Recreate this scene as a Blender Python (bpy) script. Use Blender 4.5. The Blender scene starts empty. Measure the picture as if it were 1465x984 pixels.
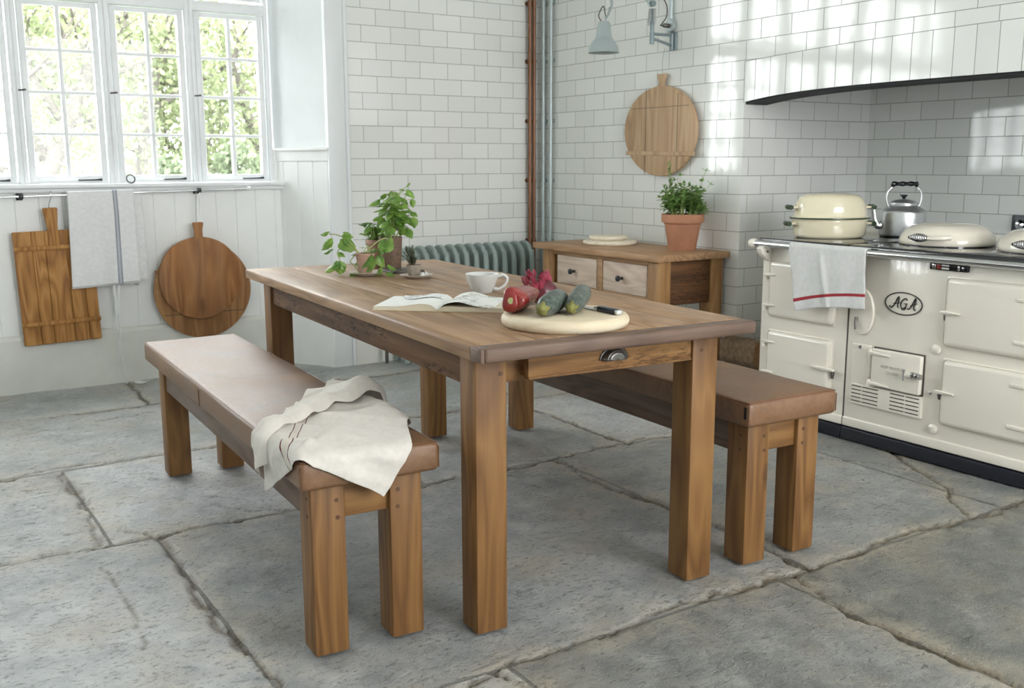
import bpy, bmesh, math, random
import numpy as np
from math import sin, cos, pi, radians, sqrt
from mathutils import Vector, Matrix, Euler

random.seed(7); np.random.seed(7)
SC = bpy.context.scene
COL = SC.collection

# ------------------------------------------------------------------ materials
def lin(h):
    h = h.lstrip('#')
    c = [int(h[i:i+2], 16)/255 for i in (0, 2, 4)]
    return tuple((x/12.92 if x <= .04045 else ((x+.055)/1.055)**2.4) for x in c) + (1,)

class NT:
    def __init__(s, name):
        s.m = bpy.data.materials.new(name); s.m.use_nodes = True
        s.t = s.m.node_tree; s.n = s.t.nodes
        s.b = s.n['Principled BSDF']; s.out = s.n['Material Output']
    def N(s, typ, props=None, **ins):
        n = s.n.new(typ)
        for k, v in (props or {}).items(): setattr(n, k, v)
        for k, v in ins.items(): s.set(n, k, v)
        return n
    def set(s, n, k, v):
        key = int(k[1:]) if k[0] == '_' and k[1:].isdigit() else k.replace('_', ' ')
        i = n.inputs[key]
        if hasattr(v, 'bl_idname') and hasattr(v, 'outputs'): v = v.outputs[0]
        if hasattr(v, 'is_output'): s.t.links.new(v, i)
        else: i.default_value = v
    def P(s, **ins):
        for k, v in ins.items(): s.set(s.b, k, v)
    def math(s, op, a, b=0.0, c=None):
        n = s.n.new('ShaderNodeMath'); n.operation = op
        for i, v in enumerate((a, b) if c is None else (a, b, c)):
            s.set(n, '_%d' % i, v)
        return n.outputs[0]
    def mix(s, f, a, b, mode='MIX'):
        n = s.n.new('ShaderNodeMix'); n.data_type = 'RGBA'; n.blend_type = mode
        s.set(n, '_0', f); s.set(n, '_6', a); s.set(n, '_7', b)
        return n.outputs[2]
    def ramp(s, f, stops, interp='LINEAR'):
        n = s.n.new('ShaderNodeValToRGB'); s.set(n, '_0', f)
        e = n.color_ramp.elements; n.color_ramp.interpolation = interp
        while len(e) < len(stops): e.new(.5)
        for i, (p, c) in enumerate(stops):
            e[i].position = p; e[i].color = c if len(c) == 4 else (*c, 1)
        return n.outputs[0]
    def noise(s, vec, scale, detail=3, rough=.55, dist=0.0):
        n = s.N('ShaderNodeTexNoise', None, Vector=vec, Scale=scale, Detail=detail, Roughness=rough, Distortion=dist)
        return n.outputs[0]
    def bump(s, h, strength=.2, dist=.01):
        n = s.N('ShaderNodeBump', None, Height=h, Strength=strength, Distance=dist)
        s.P(Normal=n)
    def coord(s, which='Object'):
        return s.N('ShaderNodeTexCoord').outputs[which]
    def rnd(s):
        return s.N('ShaderNodeObjectInfo').outputs['Random']
    def mapped(s, vec, scale, loc=(0, 0, 0)):
        return s.N('ShaderNodeMapping', None, Vector=vec, Scale=scale, Location=loc).outputs[0]

G1 = (1, 1, 1, 1); G0 = (0, 0, 0, 1)
def plain(name, col, rough=.5, metal=0.0, noise=0.0, nscale=30, bump=0.0, bscale=120, spec=.5, coat=0.0):
    s = NT(name); c = lin(col)
    s.P(Roughness=rough, Metallic=metal, Specular_IOR_Level=spec, Coat_Weight=coat)
    v = s.coord()
    if noise:
        f = s.noise(v, nscale, 4)
        d = tuple(max(0, x*(1-noise)) for x in c[:3]) + (1,); l = tuple(min(1, x*(1+noise)) for x in c[:3]) + (1,)
        s.P(Base_Color=s.ramp(f, [(.3, d), (.7, l)]))
    else: s.P(Base_Color=c)
    if bump: s.bump(s.noise(v, bscale, 4), bump, .004)
    return s.m

def wood(name, dark, mid, light, axis='X', rough=.5, sc=1.0, knots=.5, grey=0.0, spec=.4, bumpk=.25):
    s = NT(name)
    off = s.N('ShaderNodeCombineXYZ', None, _0=s.math('MULTIPLY', s.rnd(), 13.7), _1=s.math('MULTIPLY', s.rnd(), 7.3), _2=s.math('MULTIPLY', s.rnd(), 5.1))
    v = s.N('ShaderNodeVectorMath', {'operation': 'ADD'}, _0=s.coord(), _1=off).outputs[0]
    def m(a, c): return s.mapped(v, tuple(a*sc if q == axis else c*sc for q in 'XYZ'))
    big = s.noise(m(.9, 7), 1, 2, .5, .3)
    ring = s.math('PINGPONG', s.math('MULTIPLY', big, 9.0), .5)
    fine = s.noise(m(5, 170), 1, 3, .6)
    mid_ = s.noise(m(1.6, 30), 1, 3, .6)
    f = s.math('ADD', s.math('MULTIPLY', ring, .75), s.math('ADD', s.math('MULTIPLY', fine, .35), s.math('MULTIPLY', mid_, .32)))
    col = s.ramp(f, [(.22, lin(dark)), (.5, lin(mid)), (.85, lin(light))])
    patch = s.noise(v, 2.3*sc, 2)
    col = s.mix(s.ramp(patch, [(.4, G0), (.75, (.55, .55, .55, 1))]), col, lin(mid))
    if knots:
        vo = s.N('ShaderNodeTexVoronoi', None, Vector=m(1.7, 4.2), Scale=1.0, Randomness=1.0).outputs[0]
        vo = s.math('ADD', vo, s.math('MULTIPLY', s.noise(v, 60, 2), .05))
        k = s.ramp(vo, [(.075, (knots,)*3+(1,)), (.12, G0)])
        col = s.mix(k, col, lin('3a2414'))
    if grey:
        g = s.ramp(s.noise(m(1.2, 14), 1, 4, .65), [(.42, G0), (.7, (grey,)*3+(1,))])
        col = s.mix(g, col, lin('7d7066'))
    s.P(Base_Color=col, Roughness=s.ramp(mid_, [(.2, (rough-.08,)*3+(1,)), (.8, (rough+.1,)*3+(1,))]), Specular_IOR_Level=spec)
    s.bump(s.math('ADD', fine, s.math('MULTIPLY', ring, .4)), bumpk, .002)
    return s.m

def rough_sawn(name, dark, mid, light, axis, spots=.8):
    """reclaimed board: brown with black chipped saw marks"""
    s = NT(name)
    v = s.coord()
    def m(a, c): return s.mapped(v, tuple(a if q == axis else c for q in 'XYZ'))
    f = s.noise(m(2, 40), 1, 4, .6)
    col = s.ramp(f, [(.3, lin(dark)), (.52, lin(mid)), (.75, lin(light))])
    pits = s.noise(m(26, 120), 1, 3, .65)
    area = s.noise(m(2.2, 9), 1, 2)
    p = s.math('MULTIPLY', s.ramp(pits, [(.50, G0), (.56, G1)]), s.ramp(area, [(.40, G0), (.52, (spots,)*3+(1,))]))
    col = s.mix(p, col, lin('2e1f16'))
    s.P(Base_Color=col, Roughness=.62, Specular_IOR_Level=.3)
    s.bump(s.math('SUBTRACT', f, p), .45, .003)
    return s.m

def tile(name, ua, va, u0, v0, w, h, off=.5, col='eef0ec', mortar='8d8f8b', rough=.07, msize=.0016, amp=.35):
    """glazed wall tile; ua/va: which object axes run along and across the courses"""
    s = NT(name)
    sp = s.N('ShaderNodeSeparateXYZ', None, Vector=s.coord())
    uv = s.N('ShaderNodeCombineXYZ', None, _0=s.math('SUBTRACT', sp.outputs[ua], u0), _1=s.math('SUBTRACT', sp.outputs[va], v0))
    br = s.N('ShaderNodeTexBrick', {'offset': off, 'offset_frequency': 2, 'squash': 1.0}, Vector=uv, Color1=G0, Color2=G1, Mortar=(.5, .5, .5, 1),
             Scale=1.0, Mortar_Size=msize, Mortar_Smooth=.15, Bias=0.0, Brick_Width=w, Row_Height=h)
    rnd = br.outputs[0]; fac = br.outputs[1]
    c = lin(col); c2 = tuple(x*.93 for x in c[:3])+(1,)
    base = s.mix(rnd, c2, c)
    s.P(Base_Color=s.mix(fac, base, lin(mortar)))
    s.P(Roughness=s.math('ADD', s.math('MULTIPLY', fac, .6), rough), Specular_IOR_Level=.6)
    # each tile is set at its own slight angle and its glaze ripples
    ro = s.N('ShaderNodeVectorMath', {'operation': 'SCALE'}, _0=s.N('ShaderNodeCombineXYZ', None, _0=rnd, _1=s.math('MULTIPLY', rnd, 3.1), _2=rnd), Scale=37.0)
    nv = s.N('ShaderNodeVectorMath', {'operation': 'ADD'}, _0=uv, _1=ro).outputs[0]
    rip = s.noise(nv, 9, 1, .4)
    hgt = s.math('SUBTRACT', s.math('MULTIPLY', rip, amp), s.math('MULTIPLY', fac, 1.2))
    s.bump(hgt, .35, .004)
    return s.m

# ------------------------------------------------------------------ mesh builder
def wmat(o):
    m = o.matrix_basis.copy()
    while o.parent is not None:
        o = o.parent; m = o.matrix_basis @ m
    return m

class G:
    def __init__(s): s.bm = bmesh.new(); s.uv = None
    def _join(s, b, M=None):
        if M is not None: bmesh.ops.transform(b, matrix=M, verts=b.verts)
        me = bpy.data.meshes.new('tmp'); b.to_mesh(me); b.free()
        s.bm.from_mesh(me); bpy.data.meshes.remove(me)
        return s
    def box(s, x0, x1, y0, y1, z0, z1, r=0.0, seg=2, M=None):
        b = bmesh.new(); bmesh.ops.create_cube(b, size=1)
        for v in b.verts:
            v.co = Vector(((x0+x1)/2+v.co.x*(x1-x0), (y0+y1)/2+v.co.y*(y1-y0), (z0+z1)/2+v.co.z*(z1-z0)))
        if r:
            bmesh.ops.bevel(b, geom=b.edges[:], offset=r, segments=seg, profile=.5, affect='EDGES')
        return s._join(b, M)
    def prism(s, pts, axis, a, b_, r=0.0, seg=2):
        """outline pts (2-D) extruded along axis from a to b_. axes: X->(y,z) Y->(x,z) Z->(x,y)"""
        b = bmesh.new()
        def mk(p, t): return {'X': (t, p[0], p[1]), 'Y': (p[0], t, p[1]), 'Z': (p[0], p[1], t)}[axis]
        lo = [b.verts.new(mk(p, a)) for p in pts]; hi = [b.verts.new(mk(p, b_)) for p in pts]
        n = len(pts); f0 = b.faces.new(lo[::-1]); f1 = b.faces.new(hi)
        for i in range(n): b.faces.new((lo[i], lo[(i+1) % n], hi[(i+1) % n], hi[i]))
        bmesh.ops.recalc_face_normals(b, faces=b.faces[:])
        if r:
            bmesh.ops.bevel(b, geom=list(f0.edges)+list(f1.edges), offset=r, segments=seg, profile=.5, affect='EDGES')
        return s._join(b)
    def tube(s, pts, r, n=10, closed=False, cap=True):
        b = bmesh.new(); P = [Vector(p) for p in pts]; k = len(P)
        R = r if isinstance(r, (list, tuple)) else [r]*k
        rings = []; up = None
        for i in range(k):
            if closed: t = P[(i+1) % k]-P[i-1]
            else: t = P[min(i+1, k-1)]-P[max(i-1, 0)]
            if t.length < 1e-9: t = Vector((0, 0, 1))
            t.normalize()
            if up is None:
                up = Vector((0, 0, 1)) if abs(t.z) < .9 else Vector((1, 0, 0))
            u = (up - t*up.dot(t))
            if u.length < 1e-6: u = t.orthogonal()
            u.normalize(); w = t.cross(u); up = u
            rings.append([b.verts.new(P[i]+(u*cos(2*pi*j/n)+w*sin(2*pi*j/n))*R[i]) for j in range(n)])
        for i in range(k if closed else k-1):
            a, c = rings[i], rings[(i+1) % k]
            for j in range(n): b.faces.new((a[j], a[(j+1) % n], c[(j+1) % n], c[j]))
        if cap and not closed:
            b.faces.new(rings[0][::-1]); b.faces.new(rings[-1])
        bmesh.ops.recalc_face_normals(b, faces=b.faces[:])
        return s._join(b)
    def lathe(s, prof, c=(0, 0, 0), n=48, sx=1.0, sy=1.0, rot=0.0, M=None, wob=0.0):
        b = bmesh.new(); rings = []
        for (r, z) in prof:
            if r < 1e-6: rings.append([b.verts.new((0, 0, z))])
            else:
                rings.append([b.verts.new((r*sx*(1+wob*sin(3*2*pi*j/n+1)+wob*.6*sin(5*2*pi*j/n))*cos(2*pi*j/n), r*sy*(1+wob*sin(3*2*pi*j/n+1)+wob*.6*sin(5*2*pi*j/n))*sin(2*pi*j/n), z)) for j in range(n)])
        for a, d in zip(rings, rings[1:]):
            for j in range(n):
                q = [a[j % len(a)], a[(j+1) % n % len(a)], d[(j+1) % n % len(d)], d[j % len(d)]]
                u = []
                for v in q:
                    if v not in u: u.append(v)
                if len(u) > 2: b.faces.new(u)
        bmesh.ops.recalc_face_normals(b, faces=b.faces[:])
        X = Matrix.Translation(c) @ Matrix.Rotation(rot, 4, 'Z')
        if M is not None: X = M
        return s._join(b, X)
    def sheet(s, grid, uvs=None):
        b = bmesh.new(); L = b.loops.layers.uv.new('UVMap') if uvs else None
        V = [[b.verts.new(p) for p in row] for row in grid]
        for i in range(len(V)-1):
            for j in range(len(V[0])-1):
                f = b.faces.new((V[i][j], V[i][j+1], V[i+1][j+1], V[i+1][j]))
                if L:
                    for lp, (a, c) in zip(f.loops, ((i, j), (i, j+1), (i+1, j+1), (i+1, j))): lp[L].uv = uvs[a][c]
        return s._join(b)
    def leaf(s, p, d, L, W, up=(0, 0, 1), droop=.3, cup=.25, n=6, tip=1.0):
        p = Vector(p); d = Vector(d).normalized(); up = Vector(up)
        sd = d.cross(up)
        if sd.length < 1e-4: sd = d.orthogonal()
        sd.normalize(); nm = sd.cross(d).normalized()
        rows = []
        for i in range(n+1):
            t = i/n
            w = W*.5*max(.02, sin(pi*min(1, t**.75*.98+.01)))**.8*(1 if t < .6 else 1-(t-.6)*.5*tip)
            c = p+d*(t*L)+nm*(-droop*t*t*L)
            rows.append([c+sd*(w*k)+nm*(cup*w*abs(k)**1.6*1.0 + .06*w*sin(9*t+k*2)) for k in (-1, -.5, 0, .5, 1)])
        return s.sheet(rows)
    def build(s, name, mat, parent=None, world=False, smooth=35, at=None, solid=0, sub=0, bevel=0, doubles=0):
        if doubles: bmesh.ops.remove_doubles(s.bm, verts=s.bm.verts, dist=doubles)
        me = bpy.data.meshes.new(name)
        o = bpy.data.objects.new(name, me); COL.objects.link(o)
        if at is not None: o.location = at
        if parent is not None: o.parent = parent
        if world: bmesh.ops.transform(s.bm, matrix=wmat(o).inverted(), verts=s.bm.verts)
        s.bm.to_mesh(me); s.bm.free()
        if smooth:
            me.shade_smooth()
            if smooth < 180: me.set_sharp_from_angle(angle=radians(smooth))
        me.materials.append(mat)
        if bevel:
            m = o.modifiers.new('bev', 'BEVEL'); m.width = bevel; m.segments = 2; m.limit_method = 'ANGLE'; m.harden_normals = False
        if solid:
            m = o.modifiers.new('sol', 'SOLIDIFY'); m.thickness = solid; m.offset = 0
        if sub:
            m = o.modifiers.new('sub', 'SUBSURF'); m.levels = sub; m.render_levels = sub
        return o

def tag(o, label, cat, group=None):
    o['label'] = label; o['category'] = cat
    if group: o['group'] = group
    return o
def thing(name, label, cat, loc=(0, 0, 0), rotz=0.0, group=None):
    o = bpy.data.objects.new(name, None); COL.objects.link(o)
    o.location = loc; o.rotation_euler = (0, 0, rotz); o.empty_display_size = .1
    return tag(o, label, cat, group)
def struct(o):
    o['kind'] = 'structure'; return o
def dup(root, loc, rotz, label, group=None):
    r = root.copy(); COL.objects.link(r); r.location = loc; r.rotation_euler = (0, 0, rotz)
    r['label'] = label
    if group: r['group'] = group
    for ch in list(root.children):
        c = ch.copy(); COL.objects.link(c); c.parent = r
        for g in list(ch.children):
            d = g.copy(); COL.objects.link(d); d.parent = c
    return r
def bez(pts, n=16):
    """Catmull-Rom through pts"""
    P = [Vector(p) for p in pts]; out = []
    P = [P[0]*2-P[1]]+P+[P[-1]*2-P[-2]]
    for i in range(1, len(P)-2):
        for k in range(n):
            t = k/n; a, b, c, d = P[i-1:i+3]
            out.append(.5*((2*b)+(c-a)*t+(2*a-5*b+4*c-d)*t*t+(3*b-a-3*c+d)*t**3))
    out.append(P[-2]); return out
def text_mesh(body, size, f, name, mat, parent, depth=.0008):
    cu = bpy.data.curves.new('t', 'FONT'); cu.body = body; cu.size = size; cu.align_x = 'CENTER'; cu.extrude = depth
    ob = bpy.data.objects.new('t', cu); COL.objects.link(ob)
    dg = bpy.context.evaluated_depsgraph_get()
    me = bpy.data.meshes.new_from_object(ob.evaluated_get(dg))
    bpy.data.objects.remove(ob)
    g = G(); g.bm.from_mesh(me)
    for v in g.bm.verts: v.co = Vector(f(*v.co))
    return g.build(name, mat, parent, world=True, smooth=0)

# ------------------------------------------------------------------ palette
XW, YW = 0.804, 1.1755            # planes of the hearth wall and of the tiled back wall
TW, TH = .1934, .0964
Z0 = 2.107-21*TH
tile_back = tile('glazed_tile_back', 0, 2, -.374+TW/2, Z0, TW, TH)
tile_right = tile('glazed_tile_hearth', 1, 2, .9737+TW/2, Z0, TW, TH)
tile_aside = tile('glazed_tile_alcove_side', 0, 2, .85, Z0, TW, TH)
tile_aback = tile('glazed_tile_alcove_back', 1, 2, -.71, Z0, TW, TH)
tile_sold = tile('glazed_tile_soldier', 1, 2, -.64, 1.0, .0996, 3.0, off=0.0)
white_paint = plain('white_paint', 'e9edee', .42, noise=.02, nscale=6, bump=.05)
panel_paint = plain('panel_paint', 'f1f3f1', .4, noise=.03, nscale=5, bump=.06)
skirt_paint = plain('skirting_paint', 'e2e3dc', .45, noise=.04, nscale=7, bump=.1, bscale=40)
frame_paint = plain('window_paint', 'f1f4f5', .35, noise=.02, nscale=20)
ceil_paint = plain('ceiling_paint', 'eeeeea', .6)
W_TOP = wood('table_top_pine', '7a5c43', '9d7d5e', 'b69778', 'Y', .42, 1.0, .5, .25)
W_LEG = wood('leg_pine', '5c3e20', '7d5831', '9a7343', 'Z', .5, 1.0, .55)
W_EDGE = wood('edge_pine', '55433a', '675245', '7d6656', 'X', .5, 1.0, .3, .3)
W_RAILX = wood('rail_pine', '5f4224', '825d36', '9d7848', 'X', .5, 1.0, .6)
W_RAILY = rough_sawn('side_rail_sawn', '4f3a2a', '6d513a', '84664b', 'Y', .85)
W_BENCH = wood('bench_rail_pine', '4e3e33', '695547', '806b5b', 'Y', .55, 1.0, .7, .75)
W_DRAW = rough_sawn('drawer_front_sawn', '664729', '86623c', 'a37d50', 'X', .5)
W_DRES = wood('dresser_pine', '8a6748', 'aa8560', 'c09c78', 'Y', .5, 1.0, .6, .2)
W_DRESV = wood('dresser_leg_pine', '7b5634', '9b7449', 'b78f5f', 'Z', .5, 1.0, .4)
W_DRAWP = wood('dresser_drawer_pale', 'b59f8b', 'd0bba8', 'dfd0c0', 'Y', .55, 1.0, .65, .25)
W_PANEL = rough_sawn('dresser_panel_sawn', '4b321e', '65452a', '7c5836', 'X', .6)
W_OLD = wood('old_board_brown', '7a4f2b', 'a06c3e', 'bb8752', 'Z', .6, .8, .4, .25)
W_OLD2 = wood('old_board_dull', '7c5633', '9c7047', 'b4895a', 'Z', .6, .8, .2)  # duller brown of the largest hanging board
W_RECT = wood('old_board_ginger', '6d421a', 'a87539', 'c8975a', 'Z', .55, 1.2, .6)
W_PALE = wood('pale_scrubbed_board', '9b7c5e', 'b99a78', 'cdb292', 'Z', .6, .8, .35)
W_WHITE = wood('pale_sycamore', 'd9ccb4', 'e6dcc7', 'efe8d8', 'X', .5, .8, 0.0, 0, .35, .1)
W_CREAM = wood('cream_sycamore', 'd2c2a2', 'e0d2b6', 'ebe1cb', 'X', .5, .8, 0.0, 0, .35, .1)
chrome = plain('chrome', 'd8d9da', .12, 1.0)
steel = plain('brushed_steel', 'dcdedf', .34, .88, noise=.06, nscale=14)
iron = plain('dark_iron', '3b3d3f', .38, .7)
pewter = plain('pewter', '6c6a66', .38, .85, noise=.15, nscale=60)
copper = plain('painted_copper', '855f47', .4, .45, noise=.12, nscale=8)
galv = plain('galvanised_pipe', 'b3bfbf', .35, .35)
lampgrey = plain('lamp_enamel', '9fabab', .3, .0, coat=.4)
lampdark = plain('lamp_bracket_enamel', '808d90', .35, .2)
rad_paint = plain('radiator_paint', '93a19d', .42, noise=.04, nscale=9)
cream = plain('cream_enamel', 'efeadd', .14, noise=.012, nscale=4, coat=.5)
cream_lid = plain('cream_lid_enamel', 'f0eada', .12, coat=.5)
black_en = plain('black_enamel', '15171b', .1, coat=.6)
plinth_blk = plain('plinth_black', '1d2029', .35, noise=.1, nscale=10)
gap_dark = plain('shadow_gap', '4a463e', .7)
pan_cream = plain('pan_enamel', 'f0e8ca', .14, noise=.015, nscale=6, coat=.5)
pan_green = plain('pan_green_trim', '27401f', .25)
bakelite = plain('bakelite', '17171a', .22)
terracotta = plain('terracotta', 'b07d60', .8, noise=.16, nscale=9, bump=.15)
terracotta_pale = plain('weathered_terracotta', 'a98a78', .8, noise=.16, nscale=30, bump=.25)
pot_dark = plain('speckled_pot', '6b5646', .7, noise=.4, nscale=110, bump=.3)
pot_grey = plain('grey_clay_pot', '8f8578', .8, noise=.15, nscale=40, bump=.2)
stoneware = plain('saucer_clay', 'c3b9ac', .6, noise=.08, nscale=30)
soil = plain('potting_soil', '2f241b', .95, noise=.4, nscale=200, bump=.6)
china = plain('pale_china', 'cdd0cd', .16, noise=.015, nscale=10)
paper = plain('book_paper', 'edeeea', .7)
page_edge = plain('page_edges', 'd9d0b9', .8, noise=.12, nscale=300)
board_cover = plain('book_cover', 'cfc5a8', .7)
bark = plain('log_bark', '7b6650', .9, noise=.4, nscale=40, bump=.9, bscale=50)
logwood = plain('log_cut_wood', '8d6a45', .8, noise=.25, nscale=60, bump=.2)
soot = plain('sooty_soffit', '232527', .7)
letter_black = plain('badge_black', '15130f', .3)
letter_grey = plain('engraved_grey', 'a9a69c', .5)
thermo_red = plain('thermometer_red', '8e2f25', .35)
white_dial = plain('thermometer_white', 'e6e6e2', .3)
peg_wood = plain('oak_peg', '5b3c22', .55)
seam_thread = plain('leather_seam', '6f4a30', .5)
label_black = plain('woven_label', '151413', .7)
tape_white = plain('cotton_tape', 'eceeee', .8)
ink_grey = plain('printed_grey', '8f948f', .8)
flex = plain('braided_flex', '3d3a38', .6)
rosemary = plain('rosemary_green', '56634f', .6, noise=.25, nscale=30)
stem_mat = plain('plant_stem', '9fae6a', .5)
woody = plain('woody_stem', '5b4a38', .8)

def leaf_mat(name, a, b, trans=.35, rough=.35):
    s = NT(name); f = s.noise(s.coord(), 22, 2)
    s.P(Base_Color=s.ramp(f, [(.35, lin(a)), (.68, lin(b))]), Roughness=rough, Specular_IOR_Level=.5)
    tr = s.N('ShaderNodeBsdfTranslucent', None, Color=lin(b))
    mx = s.N('ShaderNodeMixShader', None, Fac=trans, _1=s.b.outputs[0], _2=tr.outputs[0])
    s.t.links.new(mx.outputs[0], s.out.inputs[0]); return s.m
basil = leaf_mat('basil_leaf', '4b7a2e', '93b458', .32)
basil_d = leaf_mat('deep_basil_leaf', '46702f', '7c9f4c', .32)
mint = leaf_mat('mint_leaf', '58803f', '93b66c', .4)
tree_leaf = leaf_mat('garden_leaf', '677253', '8d9671', .38, .7)
bush_leaf = leaf_mat('garden_bush_leaf', '5a6650', '7b8769', .33, .7)
tree_bark = plain('garden_bark', '5c5751', .9, noise=.12, nscale=12)
lawn_mat = plain('garden_grass', '48502f', .9, noise=.2, nscale=1.2)

s = NT('tan_leather'); v = s.coord()
n1 = s.noise(v, 5, 4, .6); n2 = s.noise(v, 55, 3)
vo = s.N('ShaderNodeTexVoronoi', {'feature': 'DISTANCE_TO_EDGE'}, Vector=v, Scale=240.0).outputs[0]
s.P(Base_Color=s.mix(s.ramp(n2, [(.35, G0), (.8, (.35,)*3+(1,))]), s.ramp(n1, [(.3, lin('5c402a')), (.55, lin('775538')), (.75, lin('896748'))]), lin('9a7c5f')),
    Roughness=s.ramp(n1, [(.3, (.32,)*3+(1,)), (.7, (.44,)*3+(1,))]), Specular_IOR_Level=.65)
s.bump(s.math('ADD', s.math('MULTIPLY', s.ramp(vo, [(0, G0), (.2, G1)]), .35), s.math('MULTIPLY', s.noise(v, 14, 3), 1.2)), .3, .0025)
leather = s.m

def cloth_mat(name, col, stripes=None, weave=900, trans=.15):
    """stripes(s, u, v) -> list of (mask socket, colour)"""
    s = NT(name); tc = s.N('ShaderNodeTexCoord'); sp = s.N('ShaderNodeSeparateXYZ', None, Vector=tc.outputs['UV'])
    c = lin(col); d = tuple(x*.9 for x in c[:3])+(1,)
    col_ = s.ramp(s.noise(tc.outputs['Object'], 60, 4), [(.3, d), (.7, c)])
    if stripes:
        for mk, cc in stripes(s, sp.outputs[0], sp.outputs[1]): col_ = s.mix(mk, col_, lin(cc))
    s.P(Base_Color=col_, Roughness=.9, Specular_IOR_Level=.2, Sheen_Weight=.2)
    s.bump(s.noise(tc.outputs['Object'], weave*.4, 2), .15, .001)
    tr = s.N('ShaderNodeBsdfTranslucent', None, Color=col_)
    mx = s.N('ShaderNodeMixShader', None, Fac=trans, _1=s.b.outputs[0], _2=tr.outputs[0])
    s.t.links.new(mx.outputs[0], s.out.inputs[0]); return s.m
def band(s, x, c, w):
    return s.math('LESS_THAN', s.math('ABSOLUTE', s.math('SUBTRACT', x, c)), w)

s = NT('window_glass')
tr = s.N('ShaderNodeBsdfTransparent', None, Color=(.97, .985, .98, 1)); gl = s.N('ShaderNodeBsdfGlossy', None, Color=G1, Roughness=.02)
mx = s.N('ShaderNodeMixShader', None, Fac=s.math('ADD', s.math('MULTIPLY', s.N('ShaderNodeLayerWeight', None, Blend=.5).outputs[0], .03), .012), _1=tr.outputs[0], _2=gl.outputs[0])
s.t.links.new(mx.outputs[0], s.out.inputs[0]); glass = s.m

# ------------------------------------------------------------------ floor: worn flagstones with deep uneven joints
JOINTS = [
 [(-5, -.23), (-3.2, -.2), (-2.682, -.184), (-2.526, -.145), (-2.364, -.125), (-2.04, -.181), (-1.83, -.178), (-1.3, -.21), (-.909, -.199), (-.68, -.184), (-.62, -.206), (-.174, -.193), (.3, -.2), (.9, -.19)],
 [(-2.458, -.212), (-2.464, -.623), (-2.474, -1.125)],
 [(-5, -1.1), (-3.2, -1.12), (-2.474, -1.125), (-2.317, -1.139), (-2.136, -1.124), (-1.846, -1.119), (-1.4, -1.15), (-.925, -1.14), (-.697, -1.137), (-.427, -1.087), (-.089, -1.133), (.6, -1.12)],
 [(-2.391, -.965), (-2.317, -1.139), (-2.311, -1.18), (-2.327, -1.66), (-2.331, -1.98), (-2.317, -2.314), (-2.31, -2.52)],
 [(-5, -2.55), (-3.2, -2.53), (-2.4, -2.54), (-1.988, -2.528), (-1.859, -2.506), (-1.518, -2.5), (-1.271, -2.491), (-.903, -2.478), (-.779, -2.509), (-.643, -2.502), (-.395, -2.485), (-.21, -2.487), (.09, -2.491), (.242, -2.531), (.427, -2.509), (.9, -2.5)],
 [(-.791, -2.52), (-.842, -2.685), (-.854, -2.84), (-.86, -2.99), (-.868, -3.119), (-.845, -3.258), (-.85, -3.9)],
 [(-.702, -1.17), (-.737, -1.439), (-.693, -1.82), (-.7, -2.5)],
 [(.122, -2.469), (.315, -2.282), (.466, -1.997), (.6, -1.8)],
 [(-1.859, -2.506), (-1.81, -2.645), (-1.8, -3.9)],
 [(-1.878, 1.5), (-1.886, .8)], [(-5, .83), (-2.575, .819), (-2.426, .785), (-2.206, .772), (-1.6, .8), (-.6, .78), (.3, .8)],
 [(-.2, .78), (-.22, -.2)], [(-.3, -.19), (-.28, -1.13)], [(-3.3, -1.1), (-3.3, -2.5)], [(-3.5, -.2), (-3.5, -1.1)],
 [(-5, -3.9), (1, -3.9)], [(-1.3, -.2), (-1.32, -1.14)], [(-1.1, -3.9), (-1.1, -6.5)], [(-3, -3.9), (-3, -6.5)],
]
CRACKS = [[(-2.507, -1.283), (-2.515, -1.6), (-2.529, -1.955)], [(-2.2, .55), (-2.05, .6), (-1.9, .62)], [(-2.5, .5), (-2.38, .52)],
          [(-1.0, -1.0), (-.85, -1.06), (-.7, -1.137)], [(.2, -1.7), (.33, -1.85), (.42, -2.1)], [(-2.1, -.9), (-1.95, -1.05), (-1.85, -1.11)], [(-1.1, 1.0), (-.9, 1.06), (-.7, 1.1)],
          [(-2.62, -.55), (-2.57, -.62)], [(-2.25, -.35), (-2.16, -.40)], [(-2.2, -.44), (-2.14, -.52)]]
BANDS = [(.8, 9, [-1.88, -.2]), (-.18, .8, [-3.5, -.21]), (-1.13, -.18, [-3.5, -2.46, -1.31, -.29]), (-2.5, -1.13, [-3.3, -2.32, -.7, .3]), (-3.9, -2.5, [-2.9, -1.81, -.86]), (-9, -3.9, [-3, -1.1])]
def wobble(x, y, f, seed):
    a = 0
    rs = np.random.RandomState(seed)
    for k in range(6):
        t = rs.rand()*6.28; q = f*(1+k*.8); a = a+np.sin((x*np.cos(t)+y*np.sin(t))*q+rs.rand()*6.28)/(1+k*.6)
    return a
def seg_dist(X, Y, lines):
    D = np.full(X.shape, 9.0)
    for L in lines:
        for (x0, y0), (x1, y1) in zip(L, L[1:]):
            dx, dy = x1-x0, y1-y0; t = np.clip(((X-x0)*dx+(Y-y0)*dy)/(dx*dx+dy*dy+1e-12), 0, 1)
            D = np.minimum(D, np.hypot(X-x0-t*dx, Y-y0-t*dy))
    return D
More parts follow.
